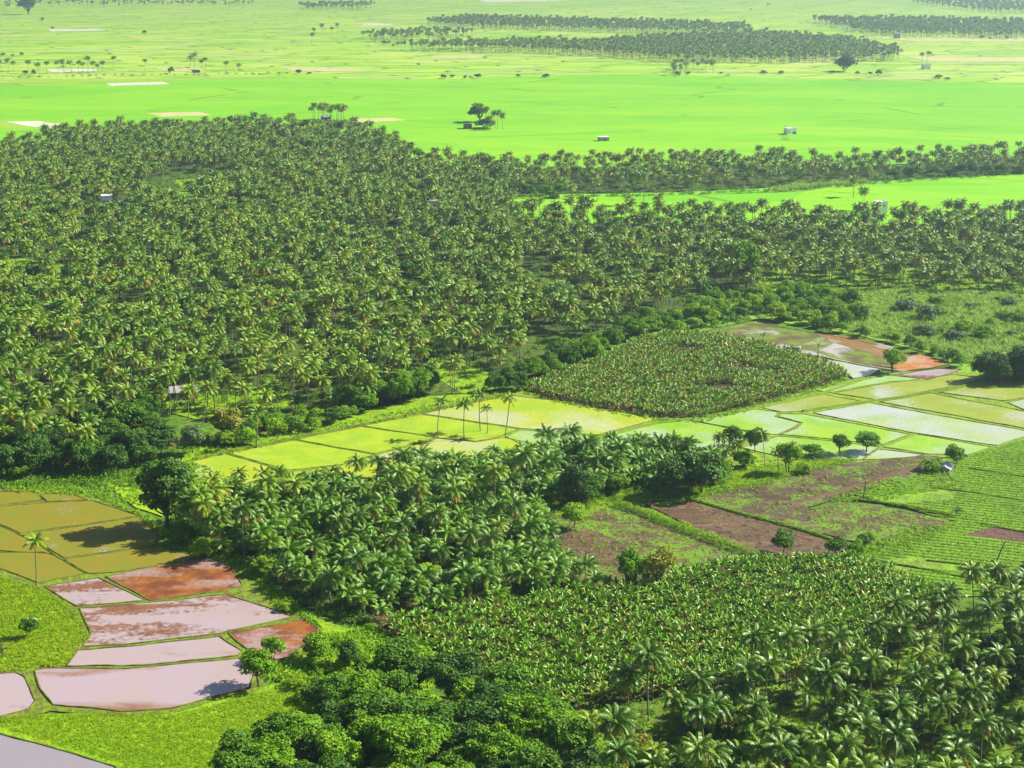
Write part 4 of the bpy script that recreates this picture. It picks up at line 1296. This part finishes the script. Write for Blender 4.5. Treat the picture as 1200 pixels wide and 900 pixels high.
FB = [(3, 66), (26, 65), (15, 66), (30, 87), (40, 87), (607, 90), (638, 91), (640, 91), (62, 34), (170, 40), (450, 52), (455, 51), (350, 87), (362, 87), (200, 86), (845, 87), (795, 89), (806, 88),
      (975, 86), (1005, 87), (1020, 88), (1030, 88), (895, 87), (915, 87), (1100, 92), (1110, 94), (1150, 45), (1160, 46), (990, 44), (1010, 45), (1180, 46), (960, 40), (880, 12), (900, 6), (530, 91), (520, 92), (560, 92), (545, 92)]
for x, y in FB:
    p = at(x, y)
    R = rng.uniform(2.5, 5.0)
    tree(p, ['bush_b', 'round_b', 'bush_a'][int(rng.integers(3))], 'leaf_dark', R, R * rng.uniform(.8, 1.4), 'small hazy bush scattered across the far fields', 'far bushes on the plain', 'bush', 'bush')
TREEQ.sort(key=lambda q: -q[0])
over = []
nb = sum(1 for q in SINGLE if 'bush' not in q[4])
for q in TREEQ:
    if q[8] == 'broadleaf_tree':
        nb += 1
        if nb > 296:
            over.append(q)
            continue
    tree(*q[1:])
ok_ = sorted({(q[2], q[3]) for q in over})
if over:
    pr = []
    for k_, m_ in ok_:
        T = TREES[k_][m_]
        me = T['crown'].copy()
        pr.append((proto(me), T))
    scatter('leafy_trees', [(q[1][0], q[1][1], 0) for q in over], [(0, 0, rng.uniform(0, 6.28)) for q in over],
            [(q[4] / TREES[q[2]][q[3]]['R'],) * 2 + (q[5] / TREES[q[2]][q[3]]['H'],) for q in over], [ok_.index((q[2], q[3])) for q in over], [a_ for a_, _ in pr],
            'mass of small far leafy trees along the grove edges and palm strips', 'trees')
print('over', len(over))
print('trees', nt_ + len(SINGLE) + len(FB))


# ------------------------------------------------------------------ hedges between plots (one plant line each)
def hedge(px, wid, hgt, mat, label, n_per_m=110, ls=.34):
    P = [np.array(p) for p in W(px)]
    Q = densify(P, 1.0, .3, .2, False)
    r = random.Random(5)
    mb = MB()
    for i in range(len(Q) - 1):
        for k in range(n_per_m):
            u = r.random()
            p = Q[i] + (Q[i + 1] - Q[i]) * u
            d = norm(Q[i + 1] - Q[i]); s = np.array([-d[1], d[0]])
            a = r.uniform(0, PI)
            kk = (1 + .5 * mnoise.noise(Vector((p[0] * .5, p[1] * .5, 2)))) * r.uniform(.6, 1.08)
            q = np.array([p[0] + s[0] * math.cos(a) * wid * .5 * kk, p[1] + s[1] * math.cos(a) * wid * .5 * kk, .15 + hgt * math.sin(a) * kk])
            leaf(mb, r, q, np.array([s[0] * math.cos(a), s[1] * math.cos(a), math.sin(a)]) + rdir(r) * .7, ls * r.uniform(.7, 1.4))
    return tag(link('hedge', mb.mesh('hedge', M[mat])), label, 'hedge')


hedge([(722, 594), (760, 606), (830, 634), (880, 652), (917, 664)], 3.0, 2.1, 'weed', 'thick bright hedge line between the weedy plot and the ploughed field')
hedge([(806, 586), (870, 604), (930, 620), (975, 634)], 1.3, .8, 'weed', 'thin low hedge line crossing between the two ploughed fields')
hedge([(1040, 592), (1080, 598), (1115, 606)], 1.6, 1.0, 'weed', 'short ragged green hedge bank at the right end of the weedy plot')
hedge([(770, 594), (830, 580), (880, 568), (960, 550), (1000, 540)], 2.0, .9, 'weed', 'long leafy verge hedge above the ploughed fields')


# ------------------------------------------------------------------ low growth nobody could count
def spread(parts):
    P, pk, sc = [], [], []
    for poly, s, picks, smin, smax, line in parts:
        q = along(poly, s, .4, line) if line else sample(poly, s, .5, rng.uniform(0, 1.5))
        for p in q:
            P.append((p[0], p[1], .22)); pk.append(int(picks[int(rng.integers(len(picks)))]))
            k = rng.uniform(smin, smax); sc.append((k, k, k * rng.uniform(.8, 1.2)))
    n = len(P)
    return P, np.c_[np.zeros(n), np.zeros(n), rng.uniform(0, 6.28, n)], sc, pk


gr = [proto(tuft_mesh(80 + i, 'grass_tuft', 16, .42, .05, .28, 'grass', .9)) for i in range(3)]
a = spread([([(-30, 846), (40, 838), (210, 838), (298, 814), (420, 802), (420, 900), (360, 935), (165, 925), (142, 896), (70, 874), (0, 854), (-30, 848)], .75, [0, 1, 2], .6, 1.2, 0),
            ([(-30, 668), (45, 690), (75, 706), (95, 726), (106, 748), (88, 763), (75, 783), (50, 781), (28, 788), (-30, 786)], .9, [0, 1, 2], .8, 1.6, 0),
            ([(600, 577), (740, 574), (830, 562), (900, 546), (1000, 535), (960, 550), (880, 573), (760, 588), (640, 604)], 1.1, [0, 1, 2], .8, 1.5, 0)])
print('grass', len(a[0]))
scatter('meadow_grass', *a, gr, 'short bright green grass of the meadows and verges', 'grass')
rd = [proto(tuft_mesh(90 + i, 'reed_tuft', 22, 1.7, .07, .5, 'reed', .7)) for i in range(3)]
a = spread([([(960, 340), (1290, 347), (1290, 446), (1165, 436), (1110, 420), (1060, 404), (1000, 390), (970, 380)], 1.7, [0, 1, 2], .6, 1.2, 0),
            ([(905, 222), (930, 217), (1010, 211), (1020, 214), (950, 221), (910, 226)], 2.0, [0, 1, 2], .9, 1.6, 0),
            ([(1095, 545), (1125, 540), (1120, 570), (1095, 575)], 1.4, [0, 1, 2], .5, .9, 0)])
scatter('tall_grass', *a, rd, 'pale green tall grass covering the scrubland at right', 'tall grass')
def crop_mesh(seed):
    r = random.Random(seed)
    mb = MB()
    for i in range(26):
        a_ = r.uniform(0, 6.28); q = math.sqrt(r.random()) * .62
        leaf(mb, r, np.array([math.cos(a_) * q, math.sin(a_) * q, r.uniform(.15, .42)]), np.array([r.gauss(0, .35), r.gauss(0, .35), 1]), r.uniform(.22, .4))
    return mb.mesh('crop_plant', M['weed'])


wd = [proto(clump_mesh(100 + i, 'weed_clump', 26, .5, .4, .30, 'weed')) for i in range(3)]
a = spread([([(0, 572), (90, 573), (160, 605), (205, 642), (285, 668), (325, 712), (378, 738), (372, 728), (285, 655), (190, 612), (110, 580)], 1.0, [0, 1, 2], .8, 1.8, 0),
            ([(310, 795), (375, 745), (440, 738), (520, 790), (480, 830), (400, 830)], 1.1, [0, 1, 2], 1.0, 2.2, 0),
            ([(640, 608), (735, 594), (910, 662), (800, 682), (700, 690)], 1.9, [0, 1, 2], .5, 1.2, 0),
            ([(935, 602), (990, 590), (1112, 610), (1095, 630), (1000, 636)], 1.7, [0, 1, 2], .6, 1.2, 0),
            ([(808, 585), (900, 566), (1060, 537), (1090, 548), (945, 596), (870, 604)], 2.8, [0, 1, 2], .5, 1.2, 0),
            ([(960, 588), (1040, 562), (1075, 572), (1040, 590)], 1.3, [0, 1, 2], .7, 1.5, 0),
            ([(1010, 640), (1090, 615), (1110, 622), (1060, 650), (1000, 660)], 1.1, [0, 1, 2], .8, 1.6, 0),
            ([(195, 462), (330, 455), (345, 470), (320, 487), (195, 482)], 1.8, [0, 1, 2], .7, 1.4, 0),
            ([(700, 690), (800, 680), (930, 655), (1000, 658), (830, 670), (720, 692)], 1.2, [0, 1, 2], .8, 1.6, 0),
            ([(225, 541), (300, 526), (345, 516), (425, 500), (497, 485), (600, 464)], .8, [0, 1, 2], .5, 1.1, 1.0),
            ([(690, 517), (770, 497), (885, 480), (960, 463), (1012, 446)], .8, [0, 1, 2], .4, .9, .7),
            ([(640, 560), (860, 540), (1020, 538), (960, 552), (880, 575), (760, 592), (640, 604)], 1.5, [0, 1, 2], .5, 1.3, 0),
            ([(-30, 552), (190, 545), (230, 545), (200, 600), (110, 584), (-30, 575)], 1.4, [0, 1, 2], .6, 1.8, 0),
            ([(192, 640), (198, 590), (200, 545), (226, 541), (290, 572), (245, 602), (230, 645)], 1.2, [0, 1, 2], .7, 1.8, 0),
            ([(200, 525), (345, 508), (425, 492), (500, 476), (600, 456), (600, 464), (425, 500), (230, 541)], 1.5, [0, 1, 2], .6, 1.6, 0),
            ([(960, 345), (1290, 350), (1290, 440), (1160, 436), (1060, 404), (985, 385)], 6, [0, 1, 2], 2, 4.5, 0),
            ([(612, 457), (700, 427), (755, 400), (800, 395), (905, 410), (985, 436), (990, 444), (900, 474), (820, 494), (765, 492), (640, 469), (612, 457)], .9, [0, 1, 2], .7, 2.2, 2.2),
            ([(985, 437), (990, 446), (940, 462), (880, 478), (820, 494), (765, 493)], .8, [0, 1, 2], .6, 1.5, 1.5),
            ([(870, 318), (1260, 308), (1260, 342), (960, 338)], 4, [0, 1, 2], 1, 2.2, 0)])
cr_rows = []
cp_ = np.array(W([(1005, 580), (1080, 557), (1120, 541), (1200, 516), (1280, 500), (1280, 710), (1200, 698), (1120, 698), (1080, 688), (995, 660), (1040, 643), (1118, 612)]))
hole = np.array(W([(1130, 628), (1160, 619), (1200, 624), (1300, 634), (1300, 645), (1200, 637)]))
dirn = norm(np.array(W([(1085, 658)])[0]) - np.array(W([(1200, 671)])[0])); nrm_ = np.array([-dirn[1], dirn[0]])
lo = cp_.mean(0)
gg = np.array([lo + dirn * (i * .5 + rng.uniform(-.12, .12)) + nrm_ * (j * 2.1 + rng.uniform(-.1, .1)) for i in range(-200, 200) for j in range(-50, 50)])
gg = gg[inside(gg, cp_) & ~inside(gg, hole)]
keepm = np.array([mnoise.noise(Vector((p[0] * .06, p[1] * .06, 0))) > -.42 for p in gg])
gg = gg[keepm]
print('weeds', len(a[0]), 'crop', len(gg))
scatter('weeds', *a, wd, 'bright green weeds on plots, verges and banks', 'weeds')
cs = rng.uniform(.75, 1.1, len(gg))
scatter('crop_rows', np.c_[gg, np.full(len(gg), .28)], np.c_[np.zeros(len(gg)), np.zeros(len(gg)), rng.uniform(0, 6.28, len(gg))], np.c_[cs, cs, cs], list(rng.integers(0, 3, len(gg))), [proto(crop_mesh(120 + i)) for i in range(3)],
        'low bright green crop planted in rows in the fields at right', 'crop')
ug = [proto(clump_mesh(110 + i, 'undergrowth_clump', 60, 1.1, 1.2, .42, 'under')) for i in range(3)]
a = spread([(G_MAIN, 5.2, [0, 1, 2], .6, 1.6, 0), (G_STRIP, 6, [0, 1, 2], .8, 2, 0), (G_MID, 2.6, [0, 1, 2], .5, 1.3, 0), (G_RIGHT, 3.0, [0, 1, 2], .5, 1.4, 0),
            ([(740, 400), (850, 345), (960, 338), (1010, 385), (890, 374), (800, 393)], 3.2, [0, 1, 2], .7, 1.8, 0),
            ([(-30, 555), (100, 545), (185, 545), (200, 575), (100, 570), (-30, 574)], 2.2, [0, 1, 2], .6, 1.5, 0),
            ([(960, 345), (1290, 350), (1290, 440), (1160, 436), (1060, 404), (985, 385)], 7, [0, 1, 2], .8, 2.2, 0),
            ([(600, 232), (800, 228), (930, 223), (1050, 213), (1200, 204)], 3.0, [0, 1, 2], 1.0, 2.2, 4),
            ([(0, 92), (120, 89), (210, 88), (300, 87), (340, 86)], 9, [0, 1, 2], 1.0, 2.4, 4)])
print('under', len(a[0]))
scatter('undergrowth', *a, ug, 'dark leafy undergrowth on the floors of the groves', 'undergrowth')


# ------------------------------------------------------------------ buildings and small things
def house(x, y, wd, dp, ht, rz, wall, roofm, name, label, roof='flat', doors=(), windows=(), over=.3):
    p = at(x, y)
    o = bpy.data.objects.new(name, None)
    COL.objects.link(o)
    o.location = (p[0], p[1], .08); o.rotation_euler = (0, 0, rz)
    tag(o, label, 'house' if 'house' in name else 'shed')
    mb = MB(); mb.box(-wd / 2, wd / 2, -dp / 2, dp / 2, -.3, ht)
    link('wall', mb.mesh('wall', M[wall]), o)
    mb = MB()
    if roof == 'flat':
        mb.box(-wd / 2 - over, wd / 2 + over, -dp / 2 - over, dp / 2 + over, ht + .003, ht + .2)
    elif roof == 'parapet':
        mb.box(-wd / 2 - .06, wd / 2 + .06, -dp / 2 - .06, -dp / 2 + .2, ht + .003, ht + .5)
        mb.box(-wd / 2 - .06, wd / 2 + .06, dp / 2 - .2, dp / 2 + .06, ht + .003, ht + .5)
        mb.box(-wd / 2 - .06, -wd / 2 + .2, -dp / 2 + .203, dp / 2 - .203, ht + .003, ht + .5)
        mb.box(wd / 2 - .2, wd / 2 + .06, -dp / 2 + .203, dp / 2 - .203, ht + .003, ht + .5)
    elif roof == 'shed':
        e = .4
        a_, b_ = ht + .02, ht + wd * .28
        for z in (0, .06):
            pass
        v = [(-wd / 2 - e, -dp / 2 - e, b_), (wd / 2 + e, -dp / 2 - e, a_), (wd / 2 + e, dp / 2 + e, a_), (-wd / 2 - e, dp / 2 + e, b_)]
        k = len(mb.v)
        mb.v += v + [(q[0], q[1], q[2] + .07) for q in v]
        for f in ((3, 2, 1, 0), (4, 5, 6, 7), (0, 1, 5, 4), (1, 2, 6, 5), (2, 3, 7, 6), (3, 0, 4, 7)):
            mb.f.append(tuple(k + i for i in f)); mb.mi.append(0)
    elif roof == 'gable':
        e = .5; zt = ht + dp * .3
        for sg in (-1, 1):
            a0 = (-wd / 2 - e, sg * (dp / 2 + e), ht - .15); a1 = (wd / 2 + e, sg * (dp / 2 + e), ht - .15)
            b0 = (-wd / 2 - e, 0, zt); b1 = (wd / 2 + e, 0, zt)
            mb.quad(a0, a1, b1, b0); mb.quad((a0[0], a0[1], a0[2] - .1), (b0[0], 0, zt - .1), (b1[0], 0, zt - .1), (a1[0], a1[1], a1[2] - .1))
        mb.tri((-wd / 2, -dp / 2, ht), (-wd / 2, dp / 2, ht), (-wd / 2, 0, zt - .05)); mb.tri((wd / 2, -dp / 2, ht), (wd / 2, 0, zt - .05), (wd / 2, dp / 2, ht))
    link('roof', mb.mesh('roof', M[roofm]), o)
    for face, u, w_, h_ in doors:
        mb = MB()
        if face == 'front': mb.box(u - w_ / 2, u + w_ / 2, -dp / 2 - .06, -dp / 2 - .003, 0, h_)
        else: mb.box(wd / 2 + .003, wd / 2 + .06, u - w_ / 2, u + w_ / 2, 0, h_)
        link('door', mb.mesh('door', M['door']), o)
    for face, u, w_, z0, z1 in windows:
        mb = MB()
        if face == 'front': mb.box(u - w_ / 2, u + w_ / 2, -dp / 2 - .05, -dp / 2 - .003, z0, z1)
        else: mb.box(wd / 2 + .003, wd / 2 + .05, u - w_ / 2, u + w_ / 2, z0, z1)
        link('window', mb.mesh('window', M['dark']), o)
    return o


house(926, 157, 8.5, 6, 4.4, .35, 'white', 'white', 'white_house', 'small white block house with dark doors alone on the bright paddy plain', 'parapet', [('front', 1.6, 1.3, 2.4), ('front', 3.3, .9, 2.0)], [('front', -2.4, .9, 1.5, 2.5)])
house(707, 165, 7.5, 5, 3.0, .25, 'concrete', 'white', 'pump_shed', 'little grey shed with pale flat roof just beyond the palm strip', 'flat', [('front', .5, 1.0, 2.0)], [('front', -2, .8, 1.2, 2.0)])
house(1031, 250, 6.5, 5, 6.5, .3, 'white', 'white', 'white_house', 'white building peeping over the palms beside the bright paddy strip', 'parapet', [], [('front', 1.2, .9, 4, 5), ('front', -1.4, .9, 4, 5)])
house(126, 247, 6.0, 5.5, 8.6, .3, 'white', 'white', 'white_house', 'tall white house half hidden among palms in the left part of the big grove', 'parapet', [], [('front', .5, 1.3, 5.2, 6.6), ('front', -1.8, .9, 5.2, 6.4), ('front', .5, 1.3, 1.5, 2.8)])
house(508, 250, 6, 5, 7.2, .2, 'white', 'concrete', 'white_house', 'small pale house glimpsed between palms near the paddy strip', 'flat', [], [('front', 0, 1.0, 4, 5.2)])
house(216, 467, 9, 5, 3.0, .2, 'concrete', 'concrete', 'grey_house', 'grey house with pitched roof in the shade behind the palm clearing', 'gable', [('front', 2, 1.1, 2.2)], [('front', -1, 1.2, 1.2, 2.4), ('front', -3.5, 1.2, 1.2, 2.4)])
house(1108, 553, 4.6, 2.8, 1.7, 1.15, 'concrete', 'tin', 'field_shed', 'little grey field shed with pitched tin roof under a tree', 'gable', [('front', 0, .9, 1.5)])
house(548, 151, 6.5, 4, 3.4, .15, 'brickish', 'brickish', 'brick_shed', 'plain brown brick shed in the clump on the paddy plain', 'parapet', [('front', 2, 1.0, 2.0)], [('front', -2, .9, 1.5, 2.4)])
house(1085, 81, 9, 7, 6, .3, 'white', 'white', 'white_house', 'tiny white house far away beside palms at the upper right', 'parapet', [('front', 1, 1.2, 2.2)], [('front', -2, 1.1, 2.5, 4)])
house(230, 85, 9, 5, 3, .1, 'brickish', 'concrete', 'brick_shed', 'low brown shed under the far pair of palms on the left plain', 'flat', [('front', 1, 1.1, 2.0)])
house(1051, 45, 8, 7, 8, .2, 'concrete', 'white', 'tower_house', 'tall hazy grey house on the far plain at the upper right', 'flat', [('front', 1, 1.3, 2.4)], [('front', -2, 1.2, 5, 6.5), ('front', 2, 1.2, 5, 6.5)])
house(10, 7, 12, 7, 5, .1, 'white', 'white', 'white_house', 'white house speck far off in the top left corner by the hazy tree', 'flat', [('front', 2, 1.3, 2.4)])
house(382, 141, 8, 5, 3, .1, 'brickish', 'concrete', 'field_shed', 'small grey roofed hut under the row of palms on the plain edge', 'gable', [('front', 0, 1.0, 2.0)])


def simple(name, mb, mat, p, rz, label, cat):
    o = link(name, mb.mesh(name, M[mat]), None, (p[0], p[1], .25))
    o.rotation_euler = (0, 0, rz)
    return tag(o, label, cat)


mb = MB(); mb.box(-2.6, 2.6, -.25, .25, -.3, 2.4); mb.box(2.1, 2.6, .253, 3.2, -.3, 2.4); mb.box(-2.7, 2.7, -.32, .32, 2.403, 2.55)
simple('concrete_wall', mb, 'concrete', at(929, 415), -.25, 'low pale concrete tank wall at the upper banana field corner', 'wall')


def pole(x, y, h, lean, label, arm=True, parts=True):
    p = at(x, y)
    o = bpy.data.objects.new('utility_pole', None); COL.objects.link(o)
    o.location = (p[0], p[1], .2)
    tag(o, label, 'pole')
    mb = MB(); mb.tube([(0, 0, -.4), (lean * .5, 0, h * .5), (lean, 0, h)], [.17, .15, .11], 8)
    link('post', mb.mesh('post', M['pole']), o)
    if arm:
        mb = MB(); mb.box(lean * .93 - .8, lean * .93 + .8, -.2, -.12, h * .93, h * .93 + .12)
        link('crossarm', mb.mesh('crossarm', M['pole']), o)
        for k in (-.65, .65):
            mb = MB(); mb.tube([(lean * .93 + k, -.16, h * .93 + .123), (lean * .93 + k, -.16, h * .93 + .25), (lean * .93 + k, -.16, h * .93 + .35)], [.05, .08, .04], 6)
            link('insulator', mb.mesh('insulator', M['concrete']), o)


pole(1011, 587, 5.5, .6, 'short dark pole on the soil track edge by the weedy plot')
pole(1164, 666, 7.0, 2.4, 'leaning pole beside the small red plot at the right edge')
pole(958, 425, 7.0, 0, 'slim pole on the pale path by the upper banana field')
pole(1077, 692, 3.4, .1, 'stubby post where crop field meets the near banana field', False)
pole(920, 156, 6.0, 0, 'thin pole left of the white block house on the plain')


def bare(x, y, h, label):
    p = at(x, y); r = random.Random(x)
    o = bpy.data.objects.new('bare_shrub', None); COL.objects.link(o); o.location = (p[0], p[1], .2)
    tag(o, label, 'shrub')
    mb = MB()
    mb.tube([(0, 0, -.3), (.1, 0, h * .3), (.05, .1, h * .55)], [.14, .1, .07], 6)
    link('trunk', mb.mesh('trunk', M['bark']), o)
    tw = MB()
    for i in range(26):
        b = np.array([.06, .05, h * r.uniform(.25, .55)]); d = rdir(r, .1)
        e = b + d * h * r.uniform(.3, .6)
        tw.tube([b, (b + e) / 2 + rdir(r) * .1, e], [.045, .03, .012], 4, cap=False)
        for k in range(3):
            f = (b + e) / 2; g_ = f + (d + rdir(r) * .8) * h * .22
            tw.tube([f, g_], [.02, .01], 4, cap=False)
    link('twigs', tw.mesh('twigs', M['bark']), o)


bare(1120, 606, 4.0, 'bare leafless shrub on the bank beside the crop rows')
bare(3, 772, 3.6, 'dead leafless shrub at the left edge of the rough meadow')

# pale hollow slab in the rough meadow
mb = MB()
n = 20
for i in range(n):
    a0, a1 = 2 * PI * i / n, 2 * PI * (i + 1) / n
    ring = []
    for a_ in (a0, a1):
        c_, s_ = math.cos(a_), math.sin(a_)
        ring.append([(1.5 * c_, .55 * s_, -.1), (1.6 * c_, .62 * s_, .5), (1.4 * c_, .45 * s_, .5), (1.3 * c_, .4 * s_, .22), (0, 0, .2)])
    for k in range(4):
        mb.quad(ring[0][k], ring[1][k], ring[1][k + 1], ring[0][k + 1])
simple('stone_trough', mb, 'white', at(36, 729), -.15, 'pale oblong stone trough lying in the rough left meadow', 'trough')
# blue sheet
mb = MB()
nx, ny = 9, 7
zz = [[.55 * math.exp(-((i - 4) ** 2 / 9 + (j - 3) ** 2 / 6)) + .25 * mnoise.noise(Vector((i * .7, j * .9, 4))) + .2 for j in range(ny)] for i in range(nx)]
for i in range(nx):
    for j in range(ny):
        mb.v.append(((i - 4) * .32, (j - 3) * .32, zz[i][j]))
for i in range(nx - 1):
    for j in range(ny - 1):
        k = i * ny + j
        mb.f.append((k, k + ny, k + ny + 1, k + 1)); mb.mi.append(0)
o = simple('blue_tarpaulin', mb, 'blue', at(90, 548), .2, 'crumpled blue tarpaulin heap by the shaded dirt path at left', 'tarpaulin')
md = o.modifiers.new('thick', 'SOLIDIFY'); md.thickness = .03

# ------------------------------------------------------------------ haze
mb = MB(); mb.box(-7500, 7500, -2000, 12500, -1.0, 156.0)
hz = link('haze', mb.mesh('haze', None) if False else mb.mesh('haze', []))
tag(hz, 'pale blue haze hanging over the far plain', 'haze', kind='stuff')
hm = bpy.data.materials.new('haze'); hm.use_nodes = True
ht = hm.node_tree; ht.nodes.clear()
ho = ht.nodes.new('ShaderNodeOutputMaterial'); pv = ht.nodes.new('ShaderNodeVolumePrincipled')
pv.inputs['Color'].default_value = (0.64, 0.87, 1.0, 1)
pv.inputs['Density'].default_value = 0.00018
pv.inputs['Anisotropy'].default_value = 0.75
ht.links.new(pv.outputs[0], ho.inputs['Volume'])
hz.data.materials.append(hm)
